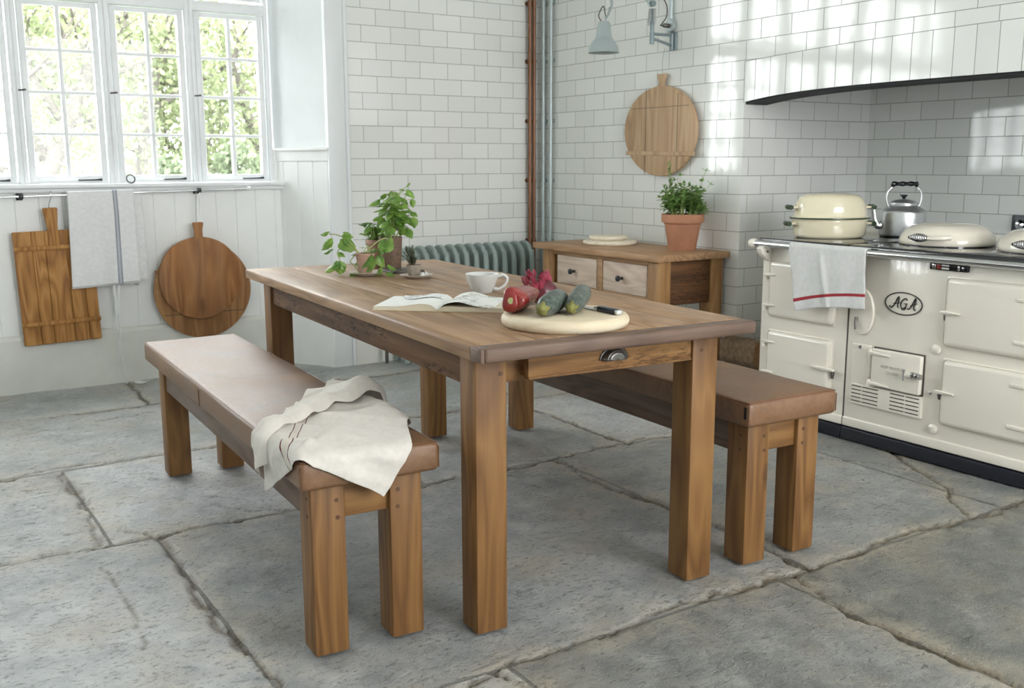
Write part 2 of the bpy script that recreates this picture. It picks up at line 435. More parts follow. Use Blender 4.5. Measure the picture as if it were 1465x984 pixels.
def make_floor():
    xs = np.concatenate([np.linspace(-5.0, -3.1, 24)[:-1], np.arange(-3.1, .75, .0125), np.linspace(.75, 2.0, 22)[1:]])
    ys = np.concatenate([np.linspace(-6.6, -3.9, 24)[:-1], np.arange(-3.9, 1.5, .0125), np.linspace(1.5, 1.7, 4)[1:]])
    X, Y = np.meshgrid(xs, ys)
    wx = X+.010*wobble(X, Y, 14, 1)+.004*wobble(X, Y, 60, 2); wy = Y+.010*wobble(X, Y, 13, 3)+.004*wobble(X, Y, 55, 4)
    d = seg_dist(wx, wy, JOINTS); wid = .013+.006*wobble(X, Y, 5, 5)*.6; wid = np.clip(wid, .006, .03)
    j = np.clip(1.15-d/wid, 0, 1)
    c = seg_dist(wx, wy, CRACKS); k = np.clip(1-c/.007, 0, 1)
    slab = np.zeros_like(X); ti = np.zeros_like(X)
    rs = np.random.RandomState(11)
    FALLOFF_TINT = {(4, 0): .05, (4, 1): .12, (4, 2): .75, (4, 3): 1.0, (3, 0): .1, (3, 1): .2, (3, 2): .45, (3, 3): .6, (3, 4): .7}  # slab tones by hand; the dimmer light on the right is painted in
    for bi, (a, b, cuts) in enumerate(BANDS):
        for n, (p, q) in enumerate(zip([-9]+cuts, cuts+[9])):
            m = (Y >= a) & (Y < b) & (X >= p) & (X < q)
            ti[m] = FALLOFF_TINT.get((bi, n), rs.rand()*.4); slab[m] = (rs.rand()-.5)*.004+(X[m]-(max(p, -5)+min(q, 2))/2)*(rs.rand()-.5)*.004
    Z = slab+.0012*wobble(X, Y, 9, 6)-.011*np.clip(j, 0, 1)**.7-.004*k+.0004*wobble(X, Y, 90, 8)
    Z -= Z[(d > .1)].max()
    ny, nx = X.shape
    co = np.stack([X, Y, Z], -1).reshape(-1, 3)
    idx = np.arange(nx*ny).reshape(ny, nx)
    q = np.stack([idx[:-1, :-1], idx[:-1, 1:], idx[1:, 1:], idx[1:, :-1]], -1).reshape(-1, 4)
    me = bpy.data.meshes.new('floor')
    me.vertices.add(len(co)); me.vertices.foreach_set('co', co.astype(np.float32).ravel())
    me.loops.add(q.size); me.loops.foreach_set('vertex_index', q.astype(np.int32).ravel())
    me.polygons.add(len(q)); me.polygons.foreach_set('loop_start', np.arange(0, q.size, 4, dtype=np.int32)); me.polygons.foreach_set('loop_total', np.full(len(q), 4, dtype=np.int32))
    me.update(calc_edges=True)
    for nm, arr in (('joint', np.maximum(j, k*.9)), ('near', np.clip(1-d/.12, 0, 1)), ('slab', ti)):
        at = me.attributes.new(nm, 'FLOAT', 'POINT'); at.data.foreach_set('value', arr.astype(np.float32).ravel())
    me.shade_smooth()
    o = bpy.data.objects.new('floor', me); COL.objects.link(o); struct(o)
    s = NT('flagstone'); v = s.coord()
    A = lambda n: s.N('ShaderNodeAttribute', {'attribute_name': n}).outputs['Fac']
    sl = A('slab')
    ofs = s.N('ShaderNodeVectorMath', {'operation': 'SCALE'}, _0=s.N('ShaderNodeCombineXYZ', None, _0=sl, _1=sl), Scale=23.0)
    vv = s.N('ShaderNodeVectorMath', {'operation': 'ADD'}, _0=v, _1=ofs).outputs[0]
    big = s.noise(vv, 1.6, 5, .6); mid = s.noise(vv, 9, 6, .65); fin = s.noise(s.mapped(v, (1, 1.6, 1)), 55, 6, .72); spk = s.noise(v, 260, 3, .7)
    col = s.ramp(s.math('ADD', s.math('MULTIPLY', big, .55), s.math('MULTIPLY', mid, .45)), [(.30, lin('757a7c')), (.43, lin('a6abad')), (.54, lin('c5c8c9')), (.68, lin('dddedc'))])
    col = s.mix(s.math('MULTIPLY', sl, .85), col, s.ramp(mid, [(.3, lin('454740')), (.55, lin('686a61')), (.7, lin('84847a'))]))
    warm = s.ramp(s.noise(v, 3.3, 4), [(.5, G0), (.7, (.5,)*3+(1,))])
    col = s.mix(warm, col, lin('ada28c'))
    col = s.mix(s.math('MULTIPLY', A('near'), s.math('MULTIPLY', s.ramp(mid, [(.35, G0), (.6, G1)]), .55)), col, lin('b8ab90'))
    col = s.mix(s.ramp(fin, [(.36, (.8,)*3+(1,)), (.47, G0)]), col, lin('666864'))
    chip = s.noise(s.mapped(vv, (1, 2.2, 1)), 17, 5, .7, .6)
    col = s.mix(s.ramp(chip, [(.60, G0), (.67, (.55,)*3+(1,))]), col, lin('595b56'))
    col = s.mix(s.ramp(spk, [(.56, G0), (.68, (.6,)*3+(1,))]), col, lin('d3d3cc'))
    col = s.mix(A('joint'), col, s.ramp(fin, [(.35, lin('3b352a')), (.65, lin('7d7058'))]))
    s.P(Base_Color=col, Roughness=s.ramp(mid, [(.3, (.28,)*3+(1,)), (.7, (.5,)*3+(1,))]), Specular_IOR_Level=.6)
    s.bump(s.math('ADD', s.math('MULTIPLY', mid, 1.3), s.math('ADD', s.math('MULTIPLY', fin, .8), s.math('SUBTRACT', s.math('MULTIPLY', spk, .15), s.math('MULTIPLY', s.ramp(chip, [(.58, G0), (.68, G1)]), .5)))), .8, .009)
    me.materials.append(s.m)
make_floor()

# ------------------------------------------------------------------ room shell
CEIL = 3.2
struct(G().box(-5.2, 2.0, -6.8, 2.0, CEIL, CEIL+.15).build('ceiling', ceil_paint, smooth=0))
g = G(); g.box(-.60, XW+.2, YW, YW+.2, -.05, CEIL)
struct(g.build('wall_back', tile_back, smooth=0))
# hearth wall with the flat-arched opening
def arch_z(y): return 1.558-.044*min(1, abs(y+2.2)/1.53)**5
def sold_z(y): return 1.757-.042*min(1.05, abs(y+2.2)/1.53)**2
ya = [-.668-i*(3.064/40) for i in range(41)]
out = [(YW+.2, -.05), (YW+.2, CEIL), (-6.6, CEIL), (-6.6, -.05), (-3.732, -.05)]+[(y, arch_z(y)) for y in ya[::-1]]+[(-.668, -.05)]
struct(G().prism(out, 'X', XW, XW+.15).build('wall_right', tile_right, smooth=0))
g = G()
sol = [(y, arch_z(y)) for y in ya]; top = [(y, sold_z(y)) for y in ya]
g.prism(sol+top[::-1], 'X', XW-.002, XW+.02)
struct(g.build('trim_1', tile_sold, smooth=0))
g = G(); g.prism([(y, z-.0012) for y, z in top]+[(y, z+.0016) for y, z in top[::-1]], 'X', XW-.0023, XW+.02); g.box(XW-.0023, XW+.02, -.6685, -.6655, arch_z(-.668), sold_z(-.668))
struct(g.build('trim_7', plain('tile_grout', '8d8f8b', .85), smooth=0))
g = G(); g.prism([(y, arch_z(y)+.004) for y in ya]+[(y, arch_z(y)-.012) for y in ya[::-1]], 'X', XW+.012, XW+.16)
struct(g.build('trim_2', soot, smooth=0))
g = G(); g.box(XW+.0006, 1.95, -.6688, -.60, -.05, 2.0); struct(g.build('wall_alcove_side', tile_aside, smooth=0))
g = G(); g.box(XW+.02, 1.95, -3.85, -3.732, -.05, 2.0); struct(g.build('wall_alcove_far_side', tile_aside, smooth=0))
g = G(); g.box(1.79, 1.95, -3.75, -.66, -.05, 2.0); struct(g.build('wall_alcove_back', tile_aback, smooth=0))
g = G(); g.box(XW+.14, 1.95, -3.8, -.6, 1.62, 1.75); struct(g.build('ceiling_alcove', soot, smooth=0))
g = G(); g.box(1.27, 1.80, -3.74, -.66, -.02, .845, .004); struct(g.build('trim_3', white_paint, smooth=0))
g = G(); g.box(-.565, XW+.01, YW-.014, YW+.05, -.05, .165, .004); struct(g.build('baseboard_back', skirt_paint, smooth=0))
# window wall: splayed recess, panelling, skirting
g = G(); g.prism([(-.69, YW-.005), (-.69, YW+.35), (-.69, 1.80), (-.74, 1.80), (-.90, 1.56), (-.916, 1.50)], 'Z', -.05, CEIL)
struct(g.build('wall_splay_right', white_paint, smooth=0))
g = G(); g.prism([(-4.355, YW-.005), (-4.355, YW+.35), (-4.355, 1.80), (-4.305, 1.80), (-4.145, 1.56), (-4.129, 1.50)], 'Z', -.05, CEIL)
struct(g.build('wall_splay_left', white_paint, smooth=0))
g = G(); g.box(-5.2, -4.32, YW, YW+.2, -.05, CEIL); struct(g.build('wall_left_of_window', white_paint, smooth=0))
# flat casing with a bead, right of the splay
g = G(); g.box(-.705, -.595, YW-.02, YW+.1, -.05, CEIL, .003); g.box(-.592, -.565, YW-.024, YW+.1, -.05, CEIL, .010, 3); g.box(-.60, -.585, YW-.012, YW+.1, -.05, CEIL)
struct(g.build('trim_4', white_paint, smooth=40))
# panelled dado below the window: boards with V grooves
def boards(x0, x1, z0, z1, y, pitch, depth=.006):
    g = G(); x = x0
    while x < x1-.01:
        e = min(x+pitch, x1); g.box(x, e, y, y+.04, z0, z1, .004, 1); x = e
    return g
g = boards(-4.125-.0, -.885, .28, 1.075, 1.456, .118)
struct(g.build('wall_window_panelling', panel_paint, smooth=0))
g = G(); g.box(-4.2, -.80, 1.50, 1.85, -.05, 1.085); struct(g.build('wall_window_below', white_paint, smooth=0))
g = G(); g.box(-4.2, -.85, 1.43, 1.51, -.05, .285, .004)
g.prism([(1.43, .28), (1.437, .298), (1.45, .306), (1.50, .306), (1.50, .28)], 'X', -4.2, -.86)
struct(g.build('baseboard_window', skirt_paint, smooth=0))
g = G(); g.box(-4.16, -.885, 1.40, 1.53, 1.083, 1.108, .008, 3); g.box(-4.15, -.89, 1.425, 1.47, 1.062, 1.086, .006, 2)
struct(g.build('trim_5', frame_paint, smooth=40))
# dado of the splay, with its cap
d = Vector((-.916+.69, 1.50-(YW-.005), 0)).normalized(); nrm = Vector((-d.y, d.x, 0))
if nrm.y > 0: nrm = -nrm
base = Vector((-.69, YW-.005, 0)); Ls = Vector((-.916+.69, 1.50-(YW-.005), 0)).length
Ms = Matrix(((d.x, nrm.x, 0, base.x), (d.y, nrm.y, 0, base.y), (0, 0, 1, 0), (0, 0, 0, 1)))
g = G(); x = 0.012
while x < Ls-.02:
    e = min(x+.105, Ls-.005); g.box(x, e, -.01, .012, .30, 1.225, .004, 1, M=Ms); x = e
g.box(.005, Ls, -.01, .016, 1.225, 1.285, .003, 1, M=Ms); g.box(.0, Ls+.012, -.01, .032, 1.285, 1.303, .006, 2, M=Ms)
g.box(Ls-.03, Ls+.012, -.01, .03, 1.10, 1.29, .004, 1, M=Ms); g.box(.0, Ls, -.01, .022, -.05, .30, .004, 1, M=Ms)
struct(g.build('trim_6', panel_paint, smooth=40))
# walls behind the camera and to the side, the rear one with an opening added for fill light
def wall_with_holes(axis, pos, a0, a1, holes, name):
    g = G(); hs = sorted(holes); cur = a0
    B = (lambda p, q, z0, z1: g.box(pos[0], pos[1], p, q, z0, z1)) if axis == 'X' else (lambda p, q, z0, z1: g.box(p, q, pos[0], pos[1], z0, z1))
    for (p, q, z0, z1) in hs:
        B(cur, p, -.05, CEIL); B(p, q, -.05, z0); B(p, q, z1, CEIL); cur = q
    B(cur, a1, -.05, CEIL)
    struct(g.build(name, white_paint, smooth=0))
LEFT_HOLES = []
REAR_FILL_HOLES = [(-1.7, .35, 1.0, 2.75)]
wall_with_holes('X', (-4.8, -4.6), -6.6, 1.4, LEFT_HOLES, 'wall_left')
wall_with_holes('Y', (-6.5, -6.3), -4.8, 1.0, REAR_FILL_HOLES, 'wall_rear')

# ------------------------------------------------------------------ windows
def casement(n, x0, x1, label):
    """frame between mullion centres x0 and x1; two columns of four panes below, a toplight above"""
    y = 1.50
    g = G()
    fw = .026
    for a, b in ((x0, x0+fw*.9), (x1-fw*.9, x1)): g.box(a, b, y-.035, y+.06, 1.104, 2.72, .004)
    g.box(x0+.002, x1-.002, y-.032, y+.057, 2.062, 2.118, .004); g.box(x0+.002, x1-.002, y-.032, y+.057, 2.66, 2.723, .004); g.box(x0+.002, x1-.002, y-.02, y+.057, 1.101, 1.118, .003)
    o = struct(g.build('window_%d' % n, frame_paint, smooth=40))
    s = G(); a, b = x0+.030, x1-.030; c = (a+b)/2
    sw = .034
    s.box(a, a+sw, y-.02, y+.02, 1.115, 2.058, .005); s.box(b-sw, b, y-.02, y+.02, 1.115, 2.058, .005)
    s.box(a+.002, b-.002, y-.0175, y+.0175, 1.118, 1.150, .004); s.box(a+.002, b-.002, y-.0175, y+.0175, 2.030, 2.056, .004)
    s.box(c-.011, c+.011, y-.0145, y+.0145, 1.14, 2.04, .004)
    for z in (1.371, 1.588, 1.806): s.box(a+.02, b-.02, y-.0125, y+.0125, z-.0085, z+.0085, .003)
    s.build('sash', frame_paint, o, smooth=40)
    s = G()
    s.box(a+.002, b-.002, y-.016, y+.016, 2.132, 2.16, .004); s.box(a+.002, b-.002, y-.016, y+.016, 2.62, 2.648, .004)
    s.box(a, a+.03, y-.018, y+.018, 2.13, 2.65, .004); s.box(b-.03, b, y-.018, y+.018, 2.13, 2.65, .004); s.box(c-.01, c+.01, y-.012, y+.012, 2.14, 2.64, .003)
    s.build('toplight_sash', frame_paint, o, smooth=40)
    G().box(a+.01, b-.01, y-.002, y+.002, 1.13, 2.05).build('pane', glass, o, smooth=0)
    G().box(a+.01, b-.01, y-.002, y+.002, 2.14, 2.64).build('pane', glass, o, smooth=0)
    st = G(); xs_ = b-.16
    st.tube([(xs_, y-.035, 1.126), (xs_+.09, y-.05, 1.128), (xs_+.12, y-.045, 1.130)], [.004, .005, .008], 8)
    st.build('stay', iron, o)
    ct = G(); ct.tube([(a+.004, y-.028, 1.595), (a-.022, y-.036, 1.592)], .005, 8); ct.lathe([(0, 0), (.006, .002), (.006, .01), (0, .012)], (a+.012, y-.03, 1.59), 12)
    ct.build('catch', pewter, o)
    return o
XM = [-.930-.455*k for k in range(7, -1, -1)]  # leftmost casements, out of view, added to let in more daylight
for i in range(7): casement(i+1, XM[i], XM[i+1], '')
g = G(); g.box(-4.5, -.7, 1.46, 1.86, 2.72, CEIL); struct(g.build('wall_window_lintel', white_paint, smooth=0))
g = G(); ring = [(-1.768+.022*cos(t), 1.415+.010*sin(t), 1.131+.022*sin(t)) for t in [2*pi*k/20 for k in range(20)]]
g.tube(ring, .0035, 8, closed=True)
tag(g.build('pull_ring', iron), 'small dark metal ring standing on the window board above the hanging apron', 'ring')

# ------------------------------------------------------------------ hanging rail below the window and what hangs from it
t = thing('hanging_rail', 'thin steel utensil rail with black brackets running under the window board', 'rail', (-1.7, 1.456, 1.06))
RZ = lambda x: 1.058+.017*(x+1.73)/.9
g = G(); g.tube([(-2.74, 1.38, RZ(-2.74)), (-1.121, 1.38, RZ(-1.121))], .0055, 10); g.build('rod', chrome, t, world=True)
g = G(); g.lathe([(0, -.012), (.011, -.010), (.012, 0), (.011, .010), (0, .012)], M=Matrix.Translation((-1.118, 1.38, RZ(-1.121))) @ Matrix.Rotation(pi/2, 4, 'Y')); g.build('finial', white_paint, t, world=True)
for x in (-2.329, -1.406):
    g = G(); g.box(x-.016, x+.016, 1.448, 1.457, RZ(x)-.022, RZ(x)+.022, .002); g.tube([(x, 1.45, RZ(x)), (x, 1.38, RZ(x))], .006, 8); g.box(x-.011, x+.011, 1.368, 1.392, RZ(x)-.013, RZ(x)+.013, .004)
    g.build('bracket', iron, t, world=True)

def disc_board(name, label, c, r, th, y0, mat, hw, hz0, hz1, extra=None, flare=1.0, lobes=.008, gap=None):
    """round board hanging in an x-z plane; outline slightly irregular, with a handle"""
    t = thing(name, label, 'chopping board', (c[0], y0+th/2, c[1]))
    pts = []
    n = 96
    for k in range(n):
        a = 2*pi*k/n; rr = r*(1+lobes*sin(3*a+.7)+lobes*.6*sin(5*a+2))
        pts.append((rr*cos(a), rr*sin(a)))
    if extra: pts = extra(pts)
    g = G(); g.prism([(c[0]+p[0], c[1]+p[1]) for p in pts], 'Y', y0, y0+th, min(.006, th*.3), 2)
    g.build('board', mat, t, world=True, smooth=40)
    if hw:
        h = [(-hw*.5, hz0-.02), (-hw*.42, hz0+.015), (-hw*.42, (hz0+hz1)/2), (-hw*.55*flare, hz1-.006), (-hw*.45*flare, hz1), (hw*.45*flare, hz1), (hw*.55*flare, hz1-.006), (hw*.42, (hz0+hz1)/2), (hw*.42, hz0+.015), (hw*.5, hz0-.02)]
        g = G(); g.prism([(c[0]+p[0], p[1]) for p in h], 'Y', y0+.001, y0+th-.001, min(.005, th*.3), 2)
        g.build('handle', mat, t, world=True, smooth=40)
    return t
t = disc_board('round_chopping_board', 'brown round board with a stub handle hanging in front of a larger board', (-1.428, .566), .236, .022, 1.360, W_OLD, .056, .795, .884)
g = G(); g.tube(bez([(-1.41, 1.371, .875), (-1.409, 1.374, .95), (-1.41, 1.374, 1.055), (-1.41, 1.381, 1.073), (-1.41, 1.389, 1.062)], 8), .0022, 6); g.build('hanging_wire', chrome, t, world=True)
def cut(pts):
    o = []
    for (x, z) in pts:
        lim = -.155 - 0.0
        if z < lim:
            z2 = max(z, -.30); xm = .245-(lim-z)*.95
            x = max(-xm, min(xm, x)); z = z
        o.append((x, z))
    return o
t = disc_board('round_chopping_board', 'largest brown board, cut straight at its foot, hanging behind the round handled board', (-1.409, .492), .280, .020, 1.396, W_OLD2, 0, 0, 0, cut, lobes=.004)
g = G(); g.box(-1.675, -1.655, 1.392, 1.412, .60, .618, .004); g.build('peg', W_OLD2, t, world=True)
g = G(); g.box(-1.64, -1.18, 1.3945, 1.40, .356, .360, .001); g.build('seam_line', gap_dark, t, world=True)
g = G(); g.tube(bez([(-1.43, 1.405, .76), (-1.425, 1.402, .95), (-1.425, 1.374, 1.06), (-1.425, 1.381, 1.074), (-1.425, 1.389, 1.062)], 8), .0018, 6); g.build('hanging_wire', chrome, t, world=True)

t = thing('plank_chopping_board', 'oblong ginger pine board with two battens hanging beside the white apron', 'chopping board', (-2.185, 1.40, .56))
t.rotation_euler = (0, radians(-1.3), 0)
g = G()
xs_ = [-.195, -.107, -.042, .062, .135, .195]
for a, b in zip(xs_, xs_[1:]): g.box(a+.0004, b-.0004, -.011, .011, -.302, .305, .003, 1)
g.build('planks', W_RECT, t, smooth=40)
g = G(); g.prism([(-.025, .20), (-.024, .33), (-.038, .418), (-.034, .425), (.032, .425), (.036, .418), (.028, .33), (.028, .20)], 'Y', -.019, .0, .003); g.build('handle', W_RECT, t, smooth=40)
for z in (.215, -.188):
    G().box(-.197, .199, -.022, -.009, z-.011, z+.011, .003).build('batten', W_RECT, t, smooth=40)
g = G(); g.tube(bez([(-.004, -.005, .415), (-.004, -.014, .44), (.006, -.02, .47), (.012, -.02, .50), (.012, -.012, .512), (.013, -.006, .50)], 8), .003, 6); g.build('hanging_hook', chrome, t)
for (x, z, r) in ((-.06, .245, .006), (.055, .285, .003), (.06, .24, .003), (.05, .10, .007), (-.03, -.07, .007)):
    pass

# white apron over the rail
def apron():
    def st(s, u, v):
        return [(band(s, u, .685, .010), '9a9fab'), (band(s, u, .735, .010), '9a9fab'), (band(s, u, .71, .016), 'c9ccd2'), (band(s, v, .985, .004), 'c8c8c4')]
    m = cloth_mat('apron_cotton', 'fafafa', st)
    o = thing('apron', 'white cotton apron with a grey stripe folded over the rail, its ties dangling', 'apron', (-1.9, 1.38, .80))
    grid, uv = [], []
    for i in range(-6, 40):
        row, ru = [], []
        for j in range(37):
            u = j/36; v = max(0, i)/39
            x = -2.108+.34*u+(.012*v*(1-u)*-1)+.035*0
            z = 1.061+.004*u-v*(.512-.012*u)
            y = 1.371-.016*min(1, v*4)-.006*v+.006*sin(u*9+v*2)*v+.004*sin(u*21+1)*v
            if i < 0:
                a = (-i)/6*pi*.5; y = 1.38-.009*cos(a+0)*1+0; z = 1.061+.006*u+.0075*sin(a)
                y = 1.38-.009*cos(a)
            row.append((x, y, z)); ru.append((u, v))
        grid.append(row); uv.append(ru)
    G().sheet(grid, uv).build('front_cloth', m, o, world=True, solid=.0012, smooth=180)
    grid, uv = [], []
    for i in range(30):
        row, ru = [], []
        for j in range(25):
            u = j/24; v = i/29
            row.append((-2.09+.365*u+.012*v*u, 1.389-.020*min(1, v*4)+.003*sin(u*13+v)*v, 1.066+.004*u-v*(.505-.006*u))); ru.append((u*.6, v*.97))
        grid.append(row); uv.append(ru)
    G().sheet(grid, uv).build('back_cloth', m, o, world=True, solid=.0012, smooth=180)
    for pts in ([(-1.905, 1.378, .56), (-1.895, 1.385, .45), (-1.905, 1.385, .30), (-1.897, 1.385, .19), (-1.915, 1.388, .13), (-1.93, 1.39, .10)],
                [(-1.875, 1.380, .56), (-1.885, 1.386, .42), (-1.888, 1.386, .28), (-1.895, 1.384, .20), (-1.885, 1.388, .15), (-1.87, 1.40, .05), (-1.862, 1.39, .012)]):
        P = bez(pts, 10); grid = [[(p.x-.007*w+.002*sin(k), p.y, p.z) for w in (1, .3, -.3, -1) for w in (w*(1.0 if k < 14 else .35),)] for k, p in enumerate(P)]
        G().sheet(grid).build('tie', tape_white, o, world=True, solid=.0012, smooth=180)
    G().box(-1.80, -1.775, 1.362, 1.364, .548, .556).build('label_tab', ink_grey, o, world=True)
apron()
g = G(); g.sheet([[(-1.86+.10*u+.02*v, 1.33-.03*v+.02*u, .006+.006*sin(u*5+v*3)) for u in np.linspace(0, 1, 8)] for v in np.linspace(0, 1, 5)])
tag(g.build('paper_scrap', paper, solid=.001, smooth=180), 'small white scrap lying on the floor below the apron ties', 'paper')

# ------------------------------------------------------------------ radiator
t = thing('column_radiator', 'grey green cast iron column radiator against the tiled back wall', 'radiator', (.15, 1.08, 0))
n = 14; x0 = -.335; pit = .0700
for k in range(n):
    x = x0+pit*(k+.5); g = G()
    prof = [(1.005, .09), (.99, .12), (.985, .62), (.992, .66), (1.010, .69), (1.045, .708), (1.075, .712), (1.105, .708), (1.14, .69), (1.15, .66), (1.155, .62), (1.15, .12), (1.14, .09), (1.12, .075), (1.02, .075)]
    b = G(); b.prism(prof, 'X', x-.016, x+.016, .013, 3)
    me = bpy.data.meshes.new('q'); b.bm.to_mesh(me); b.bm.free(); g.bm.from_mesh(me); bpy.data.meshes.remove(me)
    g.tube([(x, .985, .13), (x, .982, .60), (x, .992, .655)], [.019, .02, .018], 12)
    for z in (.13, .64): g.tube([(x-.036, 1.07, z), (x+.036, 1.07, z)], .026, 14)
    if k in (0, n-1):
        for y in (1.0, 1.13): g.tube([(x, y, .09), (x, y, .0)], [.016, .022], 12)
    g.build('section', rad_paint, t, world=True, smooth=50)
g = G(); g.tube([(-.33, 1.07, .13), (-.40, 1.07, .13), (-.405, 1.07, .12), (-.405, 1.07, .0)], .011, 10); g.lathe([(0, 0), (.018, 0), (.021, .02), (.016, .05), (0, .055)], (-.405, 1.07, .11), 16)
g.build('valve', pewter, t, world=True)

# ------------------------------------------------------------------ pipes in the corner
def pipe(name, x, y, r, mat, label, zs, wall, z0=0.0, group=None):
    t = thing(name, label, 'pipe', (x, y, z0), 0, group)
    G().tube([(x, y, z0), (x, y, CEIL)], r, 16).build('tube', mat, t, world=True)
    for z in zs:
        g = G(); g.tube([(x, y, z-.008), (x, y, z+.008)], r*1.27, 16)
        e = (x, YW, z) if wall == 'Y' else (XW, y, z)
        g.tube([(x, y, z), e], .005, 8); q = Vector(e)-Vector((x, y, z)); q.normalize()
        g.lathe([(0, 0), (.014, 0), (.014, .004), (0, .006)], M=Matrix.Translation(Vector(e)) @ (-q).to_track_quat('Z', 'Y').to_matrix().to_4x4(), n=14)
        g.build('clip', mat, t, world=True)
zs = (2.22, 1.86, 1.481, 1.098, .70, .3)
pipe('heating_pipe', .697, 1.135, .0125, copper, 'copper coloured pipe on the back wall, the one next to the white tiles', zs, 'Y')
pipe('heating_pipe', .730, 1.135, .0125, copper, 'copper coloured pipe on the back wall, the one nearer the corner', zs, 'Y')
pipe('conduit_pipe', XW-.026, 1.098, .0125, galv, 'galvanised grey pipe deep in the room corner', zs, 'X')
pipe('conduit_pipe', XW-.026, 1.015, .0125, galv, 'galvanised grey pipe on the hearth wall just out from the corner', zs, 'X')

# ------------------------------------------------------------------ dining table
TA = -.0598; TL, TWd = 2.114, .865
t = thing('dining_table', 'large brown pine dining table with thick legs and an end drawer', 'table', (-1.842, -2.449, 0), TA)
g = G()
for k, (a, b) in enumerate(((0, .19), (.19, .35), (.35, .53), (.53, .69), (.69, TWd))):
    g.box(a+(.0003 if k else 0), b-.0003, .058, TL, .743, .780, .005 if 0 < k < 4 else .006, 2)
g.build('tabletop', W_TOP, t, smooth=45)
g = G(); g.box(.012, TWd+.0, .0, .0575, .743, .7802, .010, 3); g.box(0, .0116, 0.0, .0575, .743, .7798, .004, 2)
g.build('end_board', W_EDGE, t, smooth=45)
lx = (.0425, TWd-.0425-.09); ly = (.111, TL-.111-.09)
for x in lx:
    for y in ly:
        leg = G().box(x, x+.09, y, y+.09, 0, .743, .005, 2).build('leg', W_LEG, t, smooth=45)
        if y == ly[0]:
            for z in (.69,):
                px = x+.072 if x == lx[0] else x+.03
                G().tube([(px, y+.001, z), (px, y-.0012, z)], .006, 12).build('peg', peg_wood, leg)
Za = .652
G().box(lx[0]+.012, lx[0]+.040, .20, ly[1], Za, .743, .003).build('side_rail', W_RAILY, t, smooth=45)
G().box(lx[1]+.050, lx[1]+.078, .20, ly[1], Za, .743, .003).build('side_rail', W_RAILY, t, smooth=45)
G().box(lx[0]+.09, lx[1], ly[0]+.055, ly[0]+.08, Za, .743, .003).build('end_rail', W_RAILX, t, smooth=45)
G().box(lx[0]+.09, lx[1], ly[1]+.02, ly[1]+.045, Za, .743, .003).build('end_rail', W_RAILX, t, smooth=45)
dr = G(); dr.box(.197, lx[1]-.004, ly[0]+.004, ly[0]+.026, .664, .741, .002); dr.box(.20, .216, ly[0]+.02, ly[0]+.35, .668, .738, .002); dr.box(lx[1]-.022, lx[1]-.006, ly[0]+.02, ly[0]+.35, .668, .738, .002); dr.box(.21, lx[1]-.02, ly[0]+.02, ly[0]+.35, .668, .676)
dr.box(.197, lx[1]-.004, ly[0]+.001, ly[0]+.010, .6635, .671, .002)
do = dr.build('drawer', W_DRAW, t, smooth=45)
# cup pull: half dome with a flange
cx, cz = .462, .693; yf = ly[0]+.004
g = G(); rows = []
for i in range(9):
    ph = i/8*pi/2; row = []
    for k in range(25):
        a = pi*k/24
        row.append((cx+.041*cos(a)*cos(ph)**.6, yf-.001-.020*sin(ph), cz+.030*sin(a)*cos(ph)**.6-.0))
    rows.append(row)
g.sheet([[(cx+.047*cos(pi*k/24), yf-.0012, cz+.0355*sin(pi*k/24)) for k in range(25)], [(cx+.039*cos(pi*k/24), yf-.0025, cz+.0285*sin(pi*k/24)) for k in range(25)]])
g.sheet([[(cx+.039*cos(pi*k/24)*(1-.25*q*q), yf-.0025-.018*q, cz+.0285*sin(pi*k/24)*(1-.12*q*q)) for k in range(25)] for q in np.linspace(0, 1, 6)])
g.sheet([[(cx+.039*cos(pi*k/24)*.75*w, yf-.0205, cz+.0285*sin(pi*k/24)*.88*w) for k in range(25)] for w in (1, .6, .25, .01)])
g.build('cup_pull', pewter, do, smooth=60, solid=.002)

